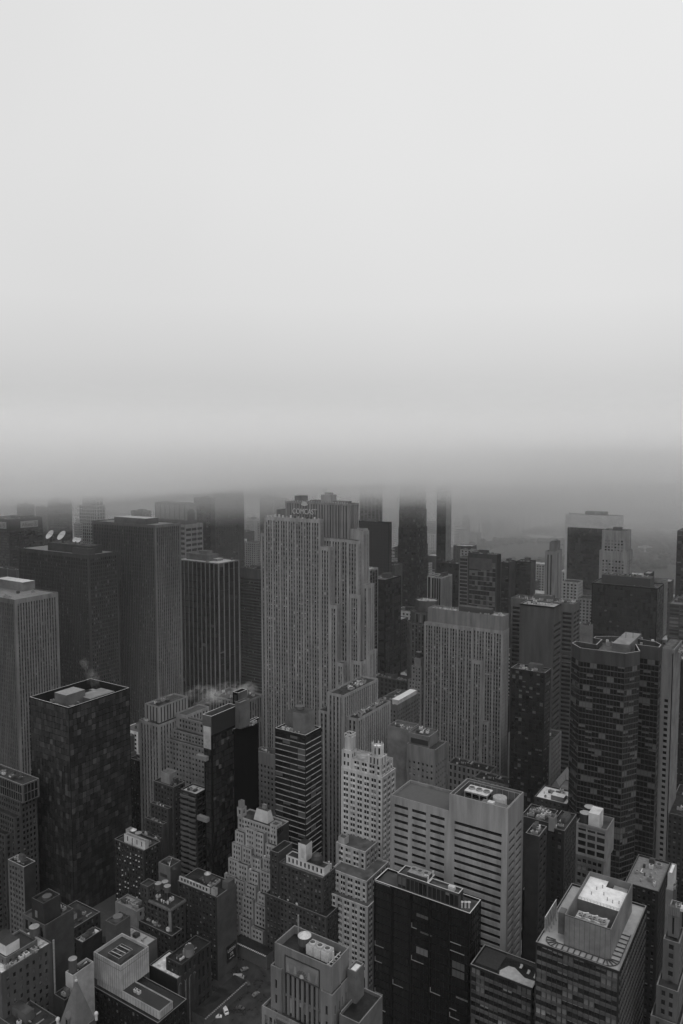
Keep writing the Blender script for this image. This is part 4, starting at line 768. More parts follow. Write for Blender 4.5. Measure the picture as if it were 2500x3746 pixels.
for k in range(26):
    m = MB(); xx = r[0]+2+rs.random()*(r[1]-r[0]-4); yy = r[2]+1+rs.random()*3; s_ = rs.uniform(.4, .9)
    if rs.random() < .6: m.lathe(xx, yy, [(s_*.4, 41), (s_, 41.6), (s_*.9, 42.3), (s_*.3, 42.8)], mat('hedge', .02), 7); B.part('shrub', m)
    else: m.box(xx, xx+1, yy, yy+.6, 41, 41.6, PALEM); B.part('terrace_seat', m)
B.done()
# --- brick block with white penthouse, left
BRS = style(2.6, 3.5, .5, .45, 0, .3, wallm(.055), blind=.3, bl=(BL1, BL0, BL2), top=1.2)
B = simple('brick_block', 'dark brick block with window air conditioners, white penthouse and two round tanks', (525, 3112), 55, 417, 571, BRS, BRS, roof=roofm(.07), clut=3, big=0, mind=14); r = B.r; x0, x1, y0, y1 = r
B.block((x0+7, x1-1, y0+2, y0+5), 54, 59.5, style(4, 5, .8, .3, 0, .2, plainm(.42), top=.8), plainm(.3), roofm(.2), .5); B.block((x0+4, x0+7, y0+6, y0+10), 54, 60, plainm(.3), None, roofm(.2), .5)
for k in range(46):
    m = MB(); xx = x0+1.6+rs.randrange(9)*2.6; z = 50-rs.randrange(12)*3.45; m.box(xx, xx+.8, y0-.5, y0-.005, z, z+.55, PALEM); B.part('window_unit', m)
B.done(); BRR = r
# --- tall plain walled block with billboard
B = Bld('brick_block', 'long dark block with pale windowed attic and tall blank wall with billboard', 'office block'); q = rect(792, 3270, 52, 648, 850); x0, x1, y0, y1 = q; y1 = y0+17; OCC.append((x0, x1, y0, y1))
B.block((x0, x1, y0, y1), 0, 50, BRS, plainm(.11), roofm(.035), .6); B.block((x0+1, x1-6, y0+.3, y0+1.2), 50, 53, style(2.4, 2.6, .5, .3, 0, .15, plainm(.3), glass=(GL0,), blind=0, top=.4), plainm(.3), roofm(.3), 0)
B.block((x1-5, x1-2, y0+.6, y0+3), 49.4, 53.5, plainm(.25)); m = MB(); m.box(x1-4, x1+.3, y0+9, y0+15, 49.5, 54, plainm(.12), roofm(.1), False); B.part('bulkhead', m); B.clutter((x0+8, x1-8, y0+5, y1-2), 49.4, 9, .3, .1, 3); root = B.done()
m = MB(); bb = (y0+15-7.5, y0+15+1); yb0, yb1 = y0+7.6, y0+15.6; m.box(x1+.02, x1+.3, yb0, yb1, 6, 16, mat('billboard_black', .012, .4, var=0)); bo = m.build('billboard', root, root.location); bo['label'] = 'black billboard reading LEON'
for s, sz, z, f in (('LEON', 2.6, 12, .5), ('ЖЯ', 2.4, 9.2, .5), ('100%  —  ·', .9, 7.6, .5)):
    s = 'LEON' if s == 'LEON' else ('XR' if sz > 1 else '100%  100%'); me = text(s, sz, SIGN, .03); o = bpy.data.objects.new('lettering', me); C.objects.link(o); o.parent = bo; o.location = (x1+.34-root.location.x, (yb0+yb1)/2-root.location.y, z); o.rotation_euler = (math.pi/2, 0, math.pi/2)
LEON = (x0, x1, y0, y1)
# --- block with heavy cornice
B = simple('brick_block', 'brown cornice topped block with a corner turret and three round tanks on its roof', (623, 3327), 42, 517, 678, style(2.9, 3.8, .42, .35, 0, .5, wallm(.075), blind=.25, top=2, bl=(BL0, BL2)), style(2.9, 3.8, .5, .35, 0, .5, wallm(.08), blind=.2, top=2), roof=roofm(.05), clut=7, rim=wallm(.16), big=0, mind=12); r = B.r; x0, x1, y0, y1 = r
B.block((x0-.5, x0+6, y0-.6, y0+6), 42, 50, style(2, 4, .5, .3, 0, .4, wallm(.085), top=2), None, roofm(.05), 1, rim=wallm(.16)); m = MB(); m.box(x0+6, x1+.5, y0-.6, y0-.003, 40.6, 41.8, wallm(.15)); m.box(x1+.003, x1+.5, y0-.003, y1, 40.6, 41.8, wallm(.15)); B.part('cornice', m)
m = MB(); m.box(x1-1.3, x1+.6, y0-.55, y0-.003, 14, 40.5, plainm(.22)); B.part('pale_pilaster', m); B.done(); CO = r
B = simple('brick_block', 'low dark brick annex in front of the cornice topped block', (628, 3425), 30, 500, 662, BRS, BRS, roof=roofm(.04), clut=4, big=0, mind=8); B.done()
B = simple('concrete_block', 'small light walled box with open roof and drifting steam, before the long dark block', (622, 3172), 50, 578, 660, plainm(.15), plainm(.09), roof=roofm(.035), clut=2, big=0, mind=9); r = B.r
m = MB(); m.bar((r[0]+3, r[3]-1, 49.6), (r[1]-2, r[2]+1, 49.6), .2, PALEM); B.part('roof_beam', m); m = MB(); m.box(r[0]+1.5, r[1]-3, r[2]-.1, r[2]-.005, 42, 44, SPD); B.part('slot_window', m); B.done()
# --- plain block with round tank in its roof well
B = simple('concrete_block', 'plain grey block with a dark roof band and round tank sunk in its roof', (421, 3385), 42, 384, 475, plainm(.13), plainm(.13), roof=roofm(.08), clut=0, mind=9, rim=mat('dark_band', .05, .8)); r = B.r; TK2 = ((r[0]+r[1])/2, (r[2]+r[3])/2, 41)
m = MB(); m.box(r[0]-.12, r[1]+.12, r[2]-.12, r[2]-.005, 39.2, 41.9, mat('dark_band', .05)); m.box(r[1]+.005, r[1]+.12, r[2]-.005, r[3], 39.2, 41.9, mat('dark_band', .05)); B.part('roof_band', m); B.done()
simple('brick_block', 'low block with a white roof strip behind the tank well block', (500, 3335), 36, 420, 545, plainm(.2), punch(.2, 3.2, 5, .6, .5, glass=(GL0,), blind=0), roof=roofm(.2), clut=5, big=0, rim=wallm(.2)).done()
simple('low_block', 'low block with a bright patched roof left of the panelled white box', (300, 3448), 30, 275, 372, plainm(.06), plainm(.06), roof=mat('patched_roof', .4, .6, var=.6, scale=.4), clut=7, cat='building').done()
simple('low_block', 'low block with a pale railed roof terrace behind the panelled white box', (535, 3460), 26, 440, 560, plainm(.2), plainm(.15), roof=mat('pale_deck', .3, .6, var=.2, scale=.3), clut=3, big=0, cat='building').done()
# --- white panelled box building
PAN = style(1.25, 13.5, .0, .0, 0, .0, plainm(.3), glass=(plainm(.3),), blind=0, edge=0, top=2.4)
def panels(mb, x0, x1, y, z0, z1, n, ax='S'):
    for k in range(1, n):
        u = x0+(x1-x0)*k/n
        if ax == 'S': mb.box(u-.05, u+.05, y-.06, y-.002, z0, z1, SPD)
        else: mb.box(y+.002, y+.06, u-.05, u+.05, z0, z1, SPD)
B = Bld('panelled_building', 'pale panelled box with a dark roof pen on a long low podium, lower left', 'building'); q = rect(440, 3535, 45, 341, 543); x0, x1, y0, y1 = q; OCC.append((x0-2, x1+8, y0-9, y1))
B.block(q, 31, 45, plainm(.33), plainm(.33), roofm(.07), 1.6, rim=plainm(.3)); m = MB(); panels(m, x0, x1, y0, 31, 45, 13); panels(m, y0, y1, x1, 31, 45, 13, 'E'); m.box(x0, x1, y0-.05, y0-.003, 42.4, 42.55, SPD); m.box(x1+.003, x1+.05, y0, y1, 42.4, 42.55, SPD); B.part('panel_joints', m)
m = MB(); a0, a1, b0, b1 = x0+8, x0+16.5, y0+2.5, y0+11.5
for a, b in (((a0, b0), (a1, b0+.25)), ((a0, b1-.25), (a1, b1)), ((a0, b0+.25), (a0+.25, b1-.25)), ((a1-.25, b0+.25), (a1, b1-.25))): m.box(a[0], b[0], a[1], b[1], 43.4, 46, plainm(.13), METAL, False)
for k in range(2): m.lathe(a0+2.6+k*3.6, (b0+b1)/2, [(1.4, 43.4), (1.4, 45)], DARKM, 14)
for k in range(3): m.bar((a0+.5, b0+2+k*2.6, 46), (a1-.5, b0+2+k*2.6, 46.2), .12, PALEM)
B.part('plant_pen', m)
p = rect(582, 3702, 32, 368, 631); px0, px1, py0, py1 = p; B.block((x0+2, px1, py0, max(py1, y0-.002)), 28, 32, plainm(.33), plainm(.3), roofm(.06), .5, rim=plainm(.25)); m = MB(); panels(m, x0+2, px1, py0, 28, 32, 22); panels(m, py0, py1, px1, 28, 32, 8, 'E'); B.part('podium_joints', m)
B.block((x0-4, px1+1, py0-2, y1-1), 0, 28, punch(.03, 3, 4), None, roofm(.04), .5)
for k in (0, 1): m = MB(); xx = (x0+px1)/2+2+k*2.4; m.box(xx, xx+1.6, py0+3, py0+4.6, 31.5, 33, PALEM); m.lathe(xx+.8, py0+3.8, [(.5, 33), (.5, 33.2)], DARKM, 10); B.part('air_handler', m)
B.done()
# --- arched facade block with white roof
B = Bld('theatre_block', 'block with patchy white roof and tall pale arched ribs on its street wall', 'building'); q = rect(647, 3582, 30, 545, 719); x0, x1, y0, y1 = q; OCC.append(q)
B.block(q, 0, 30, plainm(.035), plainm(.09), mat('patched_white', .42, .6, var=.55, scale=.35), .8, rim=SPG)
for k in range(5):
    m = MB(); yy = y0+.8+k*(y1-y0-1.6)/5; w5 = (y1-y0-1.6)/5; zt = 25; X = x1+.12; pts = [(X, yy+.2, 0), (X, yy+.2, zt)]+[(X, yy+w5/2-math.cos(a)*(w5/2-.2), zt+math.sin(a)*1.6) for a in [i*math.pi/6 for i in range(1, 6)]]+[(X, yy+w5-.2, zt), (X, yy+w5-.2, 0)]
    for a, b in zip(pts, pts[1:]): m.bar(a, b, .09, METAL)
    B.part('arched_rib', m)
B.clutter((x1-5, x1-1, y0+8, y1-1), 29.2, 4, 0, .2, 2); B.done()
B = simple('brick_block', 'black roofed block with stepped cornice and a round vent house behind the arched wall', (663, 3530), 36, 606, 771, BRS, style(3.2, 9, .5, .3, .1, .4, wallm(.06), blind=0), roof=roofm(.02), clut=5, rim=wallm(.09), big=0); r = B.r
m = MB(); m.lathe(r[0]+8, r[2]+9, [(2.6, 35), (2.6, 39.5)], plainm(.2), 14, SPD); B.part('vent_house', m); B.done()
# --- far lower left: plain wall block and friends
B = Bld('apartment_block', 'tall block with blank grey east wall and dark tank house on its roof', 'apartment block'); q = rect(163, 3386, 68, 82, 268); x0, x1, y0, y1 = q; OCC.append(q); w = x1-x0
B.block(q, 0, 68, style(4, 6, .45, .1, 0, .5, wallm(.12), glass=(GL0,), blind=0, top=2), plainm(.085), roofm(.08), 1.2, rim=plainm(.13)); B.block((x0+w*.35, x1-2.2, y0+1, y0+11), 66.8, 78, plainm(.06), plainm(.06), roofm(.03), 1.5, rim=plainm(.1)); m = MB(); m.box(x0+w*.5, x0+w*.5+1.8, y0+.9, y0+.995, 69, 72.5, plainm(.2)); B.part('vent_panel', m)
B.clutter((x0+1, x1-1, y0+12, y1-1), 66.8, 6, 0, .2, 3); B.done(); TK3 = (x0+w*.66, y0+6, 76.5)
B = Bld('apartment_block', 'block in the bottom left corner with a windowed east wall and white penthouse', 'apartment block'); q = rect(3, 3562, 62, -80, 188); x0, x1, y0, y1 = q; OCC.append(q)
B.block(q, 0, 62, plainm(.12), style(3.6, 4.2, .62, .5, 0, .35, wallm(.11), glass=(GL0,), blind=.25, top=3.4, edge=1.6, bl=(BL0, BL2)), mat('patched_roof', .25), .8, rim=plainm(.12)); B.block((x0, x1-4, y0+5, y1-5), 61.2, 65, style(3, 3, .6, .3, 0, .2, plainm(.16)), None, roofm(.05)); m = MB(); m.box(x1-12, x1-5, y0+6, y0+13, 65, 70, plainm(.55), roofm(.06), False); B.part('penthouse', m)
m = MB(); m.lathe(x1+.6, y1+.6, [(.5, 0), (.5, 63)], METAL, 10); B.part('flue_pipe', m); B.clutter((x1-4, x1-.6, y0+2, y1-2), 61.2, 12, 0, .2, 5); B.done(); TK4 = (x1-7, y1-4.5, 65)
B = simple('low_block', 'small light walled block with an open roof and a dark wooden tank', (265, 3570), 47, 238, 342, plainm(.36), plainm(.3), roof=roofm(.02), clut=2, big=0, rim=plainm(.3), cat='building', mind=5); r = B.r; TK5 = (r[0]+2.4, r[2]+2.6, 46); B.done()
B = simple('brick_block', 'dark open roofed shell behind the pyramid roof', (235, 3660), 40, 195, 275, plainm(.07), plainm(.05), roof=roofm(.02), clut=3, rim=plainm(.12)); B.done()
# pyramid roofed building
B = Bld('spired_building', 'building with a pale slate pyramid roof, finials and a dormer at the bottom left', 'building'); A = at(277, 3584, 58); cx, cy = A; hw = 6
B.block((cx-hw, cx+hw, cy-hw, cy+hw), 0, 38, style(3, 5, .5, .3, 0, .4, wallm(.13)), None, SPG, .4, rim=plainm(.2)); m = MB(); e = hw-.6
c4 = [(cx-e, cy-e, 38), (cx+e, cy-e, 38), (cx+e, cy+e, 38), (cx-e, cy+e, 38)]; ap = (cx, cy, 58); g = .35
c5 = [(cx-g, cy-g, 57.3), (cx+g, cy-g, 57.3), (cx+g, cy+g, 57.3), (cx-g, cy+g, 57.3)]
for k in range(4): m.quad(c4[k], c4[(k+1) % 4], c5[(k+1) % 4], c5[k], plainm(.17))
m.box(cx-.5, cx+.5, cy-.5, cy+.5, 57.3, 58, PALEM); m.bar((cx, cy, 58), (cx, cy, 59.4), .15, PALEM); B.part('pyramid_roof', m)
m = MB(); m.box(cx-1.2, cx+1.2, cy-e-.2, cy-e+3, 38.4, 43, plainm(.15), None, False); m.poly([(cx-1.5, cy-e-.3, 43), (cx+1.5, cy-e-.3, 43), (cx, cy-e-.3, 46)], plainm(.2)); m.quad((cx+1.5, cy-e-.3, 43), (cx+1.2, cy-e+3.5, 43), (cx, cy-e+3.5, 46), (cx, cy-e-.3, 46), plainm(.18)); m.quad((cx, cy-e-.3, 46), (cx, cy-e+3.5, 46), (cx-1.2, cy-e+3.5, 43), (cx-1.5, cy-e-.3, 43), plainm(.18)); m.box(cx-.5, cx+.5, cy-e-.25, cy-e-.203, 39, 42, GL0); B.part('dormer', m)
for sx in (-1, 1):
    for sy in (-1, 1): m = MB(); m.lathe(cx+sx*hw, cy+sy*hw, [(.7, 37), (.7, 39.5), (1, 39.8), (.9, 40.6), (.3, 41.2)], PALEM, 10); B.part('finial', m)
B.done(); OCC.append((cx-7, cx+7, cy-7, cy+7))
simple('low_block', 'low flat roof with a raised kerb in the bottom left corner', (110, 3800), 40, -40, 215, plainm(.1), plainm(.08), roof=roofm(.05), clut=5, cat='building', rim=plainm(.16)).done()
# --- right side
B = simple('brick_block', 'old block with corrugated light roof sheets right of the white roofed office', (2412, 3262), 76, 2288, 2455, BRS, BRS, roof=mat('roof_sheet', .14, .6, var=.3, scale=.6, streak=0), clut=6, big=0, rim=SPG, mind=20); B.done()
B = Bld('stone_tower', 'stepped old stone tower with buttressed crown at the right edge', 'tower'); q = rect(2484, 3630, 92, 2404, 2560); x0, x1, y0, y1 = q; OCC.append((x0-2, x1+2, y0-3, y1+10)); SO = style(2.8, 3.7, .5, .42, 0, .4, wallm(.15), blind=.15, edge=1.2, top=1.5); y1 = y0+13
B.block((x0-1.5, x1+1.5, y0-2, y1+8), 0, 80, SO, None, roofm(.05), 1, rim=wallm(.2)); B.block((x0, x1, y0, y1+6), 0, 92, SO, None, roofm(.05), 1, rim=wallm(.2)); B.block((x0+1, x1-1, y0+6, y1+5), 0, 108, SO, None, roofm(.08), 1, rim=wallm(.2)); B.block((x0+2, x1-2, y0+9, y1+4), 108, 119, style(1.8, 9, .6, .1, .1, .5, wallm(.15), top=1), None, roofm(.1), 1, rim=wallm(.2))
for k in range(7): m = MB(); xx = x0+2+(x1-x0-4)*k/6; m.lathe(xx, y0+9, [(.35, 117), (.35, 120.5), (.02, 121.5)], wallm(.18), 6); B.part('pinnacle', m)
B.clutter((x0+3, x1-3, y0+10, y1+3), 118, 5, 0, .2, 3); B.done()
B = simple('stone_tower', 'thin pale chimney like tower with stacked roof boxes near the right edge', (2465, 3260), 92, 2438, 2480, plainm(.2), plainm(.1), roof=roofm(.3), clut=1, big=0, mind=6); r = B.r; B.block((r[0]+.5, r[1]-.5, r[2]+1, r[3]), 91, 100, plainm(.36), None, WHITE, .5); B.done()
simple('brick_block', 'dark brick block at the right edge behind the concrete tower foot', (2560, 3000), 60, 2440, 2600, PB, PB, roof=roofm(.05), clut=8, mind=20).done()
B = simple('brick_block', 'dark brick block with white framed windows between the banded block and the faceted tower', (2068, 3040), 86, 2010, 2112, style(3.3, 3.8, .5, .45, 0, .3, wallm(.05), blind=.2, bl=(BL1, BL2)), PB, clut=5, mind=14); r = B.r; B.block((r[0], r[1]-6, r[2]-.6, r[2]+5), 84, 92, plainm(.2), None, roofm(.08)); B.done()
B = simple('office_block', 'blank grey walled block with rows of roof machines behind the banded office block', (2010, 3010), 88, 1908, 2045, plainm(.06), plainm(.05), roof=roofm(.05), clut=22, big=0, mind=9); B.done()
B = simple('office_block', 'block with bright white roof and a white hut left of the faceted dark tower', (2076, 2942), 60, 1958, 2110, PB, PB, roof=WHITE, clut=8, big=0, mind=14); r = B.r; m = MB(); m.box(r[1]-12, r[1]-3, r[2]+3, r[2]+9, 59, 62.5, plainm(.2), WHITE, False); B.part('roof_hut', m); B.done()
B = simple('concrete_block', 'small grey block with an open roof pen beside the banded office block', (1968, 3270), 82, 1915, 1985, PB, PB, roof=roofm(.04), clut=6, mind=10, cat='building'); r = B.r; B.block((r[0]+1, r[1]-.5, r[2]+2, r[3]-1), 81, 90, plainm(.16), None, roofm(.04), 1.5); B.done()
B = Bld('church', 'small gothic church roof with pale pinnacles in the gap left of the faceted tower', 'church'); A = at(2035, 2880, 22); cx, cy = A; m = MB(); CW_ = wallm(.3)
B.block((cx-9, cx+9, cy, cy+34), 0, 16, style(3, 12, .5, .1, 0, .4, CW_, top=2), None, SPG, .3); m.poly([(cx-7, cy+.5, 16), (cx+7, cy+.5, 16), (cx, cy+.5, 28)], CW_); m.quad((cx+7, cy+.5, 16), (cx+7, cy+33, 16), (cx, cy+33, 28), (cx, cy+.5, 28), METAL); m.quad((cx-7, cy+33, 16), (cx-7, cy+.5, 16), (cx, cy+.5, 28), (cx, cy+33, 28), METAL); B.part('gable_roof', m)
for sx in (-1, 1): m = MB(); m.lathe(cx+sx*8, cy+1, [(1.5, 0), (1.5, 24), (1.8, 24.5), (.02, 36)], CW_, 8); B.part('pinnacle', m)
B.done(); OCC.append((cx-10, cx+10, cy, cy+35))
# ============================================================ things on the roofs
def tank(x, y, z, r=2.2, h=4, cone=True, body=WOOD, top=METAL, label='', leg=2.2, name='water_tank'):
    root = empty(name, (x, y, z), label, 'water tank', 'round water tanks on roofs')
    m = MB(); m.lathe(x, y, [(r, z+leg), (r, z+leg+h)], body, 20, top); m.build('tank', root, (x, y, z))
    m = MB(); m.lathe(x, y, [(r*1.06, z+leg+h), (r*1.06, z+leg+h+.15), (.05, z+leg+h+(r*.75 if cone else .3))], top, 20); m.build('lid', root, (x, y, z))
    for k in range(4):
        a = math.pi/4+k*math.pi/2; m = MB(); m.bar((x+math.cos(a)*r*.75, y+math.sin(a)*r*.75, z), (x+math.cos(a)*r*.75, y+math.sin(a)*r*.75, z+leg), .15, DARKM); m.build('leg', root, (x, y, z))
    return root
tank(*TANK1, 2.6, 5, False, SPD, METAL, 'dark tank on the pale old tower left of the shorter stone slab', .8)
tank(TK2[0], TK2[1], 40, 2.6, 2.8, False, plainm(.16), plainm(.17), 'grey tank sunk in the dark banded roof well', .3)
tank(*TK3, 2.2, 1.6, False, plainm(.1), plainm(.13), 'flat grey tank in the roof of the dark tank house', .2)
tank(*TK4, 2.3, 4, False, WOOD, METAL, 'wooden tank beside the white penthouse in the bottom left', 1)
tank(*TK5, 2.0, 6.5, False, WOOD, METAL, 'tall wooden tank standing in the small light walled block', .6)
tank(FR[0]+9.3, FR[2]+7, 108.8, 2.5, 3.2, True, WOOD, PALEM, 'tank with pale conical lid on the mural tower', 2.2)
tank(SL[0]+3.2, SL[2]+4, 117.5, 2.5, 5.5, False, SPD, METAL, 'front tank of the two on the slender pale tower', 1)
tank(SL[0]+3.6, SL[2]+10.5, 117.5, 2.5, 6, False, SPD, METAL, 'rear tank of the two on the slender pale tower', 1)
x0, x1, y0, y1 = BRR; tank(x0+9, y0+8, 54.2, 1.9, 3.6, True, WOOD, PALEM, 'tank with bright conical lid on the brick block with window units', 2); tank(x0+14, y0+7.5, 54.2, 2.1, 4, False, WOOD, METAL, 'flat lidded tank beside the bright lidded one', 1.4)
x0, x1, y0, y1 = CO
for k, (a, b, lb) in enumerate(((7.5, 6, 'left tank of the trio above the cornice topped block'), (9.5, 9.5, 'rear tank of the trio above the cornice topped block'), (14, 7, 'right tank of the trio above the cornice topped block'))): tank(x0+a, y0+b, 41, 1.9, 3.4, False, WOOD, METAL, lb, 5)
x0, x1, y0, y1 = LEON; tank(x0+16.5, y0+8, 49.4, 2.0, 4.6, True, WOOD, METAL, 'dark tank on the long block with the blank east wall', 1.6)
x0, x1, y0, y1 = BT; tank((x0+x1)/2+.5, (y0+y1)/2+1, 137, 2.8, 1.6, False, SPG, SPG, 'low drum on top of the line banded tower', .2)
# cooling machine in the white roofed enclosure
a0, a1, b0, b1, b2 = WR
c = empty('cooling_tower', ((a0+a1)/2, b0+5, 107.1), 'fan unit with white struts sunk inside the white roofed enclosure', 'cooling unit')
m = MB(); X0, X1, Y0, Y1 = a0+3.5, a1-2.5, b0+2, b0+8; Y0 -= .4; m.box(X0, X1, Y0, Y1, 107.1, 117.3, DARKM, METAL, False); m.box(X0-.2, X1+.2, Y0-.2, Y1+.2, 117.3, 118.1, METAL); m.build('casing', c, c.location)
for k in range(3):
    m = MB(); cx = X0+(X1-X0)*(.18+.32*k); m.lathe(cx, (Y0+Y1)/2, [(1.7, 118.1), (1.7, 118.7), (1.5, 118.75)], METAL, 18, DARKM)
    for j in range(5): a = j*2*math.pi/5; m.bar((cx, (Y0+Y1)/2, 118.85), (cx+math.cos(a)*1.4, (Y0+Y1)/2+math.sin(a)*1.4, 118.85), .12, METAL)
    m.build('fan', c, c.location)
for k in range(6): m = MB(); cx = X0+(X1-X0)*(.12+.15*k); cy = Y0+1.2+(k % 2)*3; m.bar((cx-1, cy-.3, 119.1), (cx+1, cy+(.9 if k % 2 else -.9), 119.2), .2, PALEM); m.build('strut', c, c.location)
# satellite dishes
def dish(x, y, z, r, az, label):
    root = empty('satellite_dish', (x, y, z), label, 'satellite dish', 'satellite dishes on the dark finned slab'); n = 18
    d = Vector((math.cos(az)*.8, math.sin(az)*.8, .6)).normalized(); u = d.cross(Vector((0, 0, 1))).normalized(); v = d.cross(u); c = Vector((x, y, z+r+1.2)); m = MB()
    for i in range(4):
        for k in range(n):
            def pt(i, k): rr = r*i/4; a = 2*math.pi*k/n; return tuple(c+u*rr*math.cos(a)+v*rr*math.sin(a)+d*(rr*rr/r*.35))
            m.quad(pt(i, k), pt(i, k+1), pt(i+1, k+1), pt(i+1, k), mat('dish_white', .75, .6, var=.08))
    m.build('reflector', root, (x, y, z)); m = MB(); m.bar((x, y, z), tuple(c-d*.3), r*.09, DARKM); m.bar(tuple(c+u*r*.9+d*.3*r), tuple(c+d*r*.9), .1, METAL); m.bar(tuple(c-u*r*.9+d*.3*r), tuple(c+d*r*.9), .1, METAL); m.build('mount', root, (x, y, z))
for (px, r_, lb) in ((186, 5.2, 'leftmost big dish on the dark finned slab'), (229, 5.4, 'second big dish from the left on the dark finned slab'), (275, 2.8, 'left one of the two small dishes on the dark finned slab'), (289, 2.7, 'right one of the two small dishes on the dark finned slab')):
    y = RB[2]+14; z = 212; t = (px-1250)/F; k = t
    # point on the penthouse roof at that view column
    X = RB[1]; lo, hi = RB[1]-110, RB[1]+20
    for _ in range(40):
        mid = (lo+hi)/2
        if proj(mid, y, z)[0] < px: lo = mid
        else: hi = mid
    dish(lo, y, z, r_, math.radians(-95 if r_ > 5 else -75), lb)
# ============================================================ filler city
NAMED = [(o['label'], o.location) for o in C.objects if o.type == 'EMPTY' and o.get('category')]
def hits(r, pad=1.0):
    for q in OCC:
        if r[0] < q[1]+pad and r[1] > q[0]-pad and r[2] < q[3]+pad and r[3] > q[2]-pad: return True
    return False
used = {}
def flab(x, y, tone, kind):
    best = min(NAMED, key=lambda n: (n[1].x-x)**2+(n[1].y-y)**2); b = best[0].split(',')[0]; ws = b.split()
    if len(ws) > 9: ws = ws[:9]
    while ws[-1] in ('a', 'the', 'of', 'in', 'with', 'and', 'its', 'on', 'to', 'by', 'at', 'below', 'under', 'behind', 'beside', 'near', 'right', 'left', 'tall', 'pale', 'dark', 'black', 'between', 'before'): ws.pop()
    dx, dy = x-best[1].x, y-best[1].y; side = ('east' if dx > 0 else 'west') if abs(dx) > abs(dy) else ('north' if dy > 0 else 'south')
    ws = ws[:8]
    while ws[-1] in ('a', 'the', 'of', 'in', 'with', 'and', 'its', 'on', 'to', 'by', 'at', 'below', 'under', 'behind', 'beside', 'near', 'right', 'left', 'tall', 'pale', 'dark', 'black', 'between', 'before', 'over', 'thin', 'small', 'white'): ws.pop()
    return '%s %s %s of the %s' % (tone, kind, side, ' '.join(ws))
def seen(r, h):
    X0, X1, Y0, Y1 = r
    for (tx, ty, tz) in ((X0, Y0, h), ((X0+X1)/2, Y0, h), (X1, Y0, h), (X1, Y1, h), (X1, Y0, h*.6), (X0, Y0, h*.6), (X0, Y1, h)):
        a = proj(tx, ty, tz)
        if not (0 < a[0] < 2500 and a[1] < 3746): continue
        ok = True
        for (x0, x1, y0, y1, z0, z1) in BOXES:
            lo, hi = 0.0, .995
            for o, d, a, b in ((0, tx, x0, x1), (0, ty, y0, y1), (H, tz-H, z0, z1)):
                if abs(d) < 1e-9:
                    if not a <= o <= b: lo = 2; break
                    continue
                t0, t1 = (a-o)/d, (b-o)/d
                if t0 > t1: t0, t1 = t1, t0
                lo, hi = max(lo, t0), min(hi, t1)
                if lo >= hi: break
            if lo < hi: ok = False; break
        if ok: return True
    return False
NB0 = 0; TKS = []
rf = random.Random(21)
AVE = [(-205, -175), (-545, -515), (-825, -795), (-1105, -1075), (-1385, -1355), (-45, -20), (-1665, -1635), (-1945, -1915)]
def street(n): return (n-42.5) % 80.5 < 18
FB = [punch(.06, 3.2, 3.6, .5, .45, blind=.25), punch(.1, 3.4, 3.7, .5, .45, blind=.25), punch(.15, 3.2, 3.6, .5, .45, blind=.25), ribbon(.12, 3.9, .5, 6, .1, blind=.1), curtain(.04, 3, 3.9, .1, .2, blind=.05)]
FM = [style(5, 4.5, .45, .45, 0, .3, wallm(c), blind=.1, top=3) for c in (.1, .22, .4, .65)]+[style(4, 40, .4, 0, 0, .4, wallm(.12), glass=(SPD,), blind=0)]
tones = ('dark', 'grey', 'pale', 'mid grey', 'black')
cnt = 0; N0 = 190
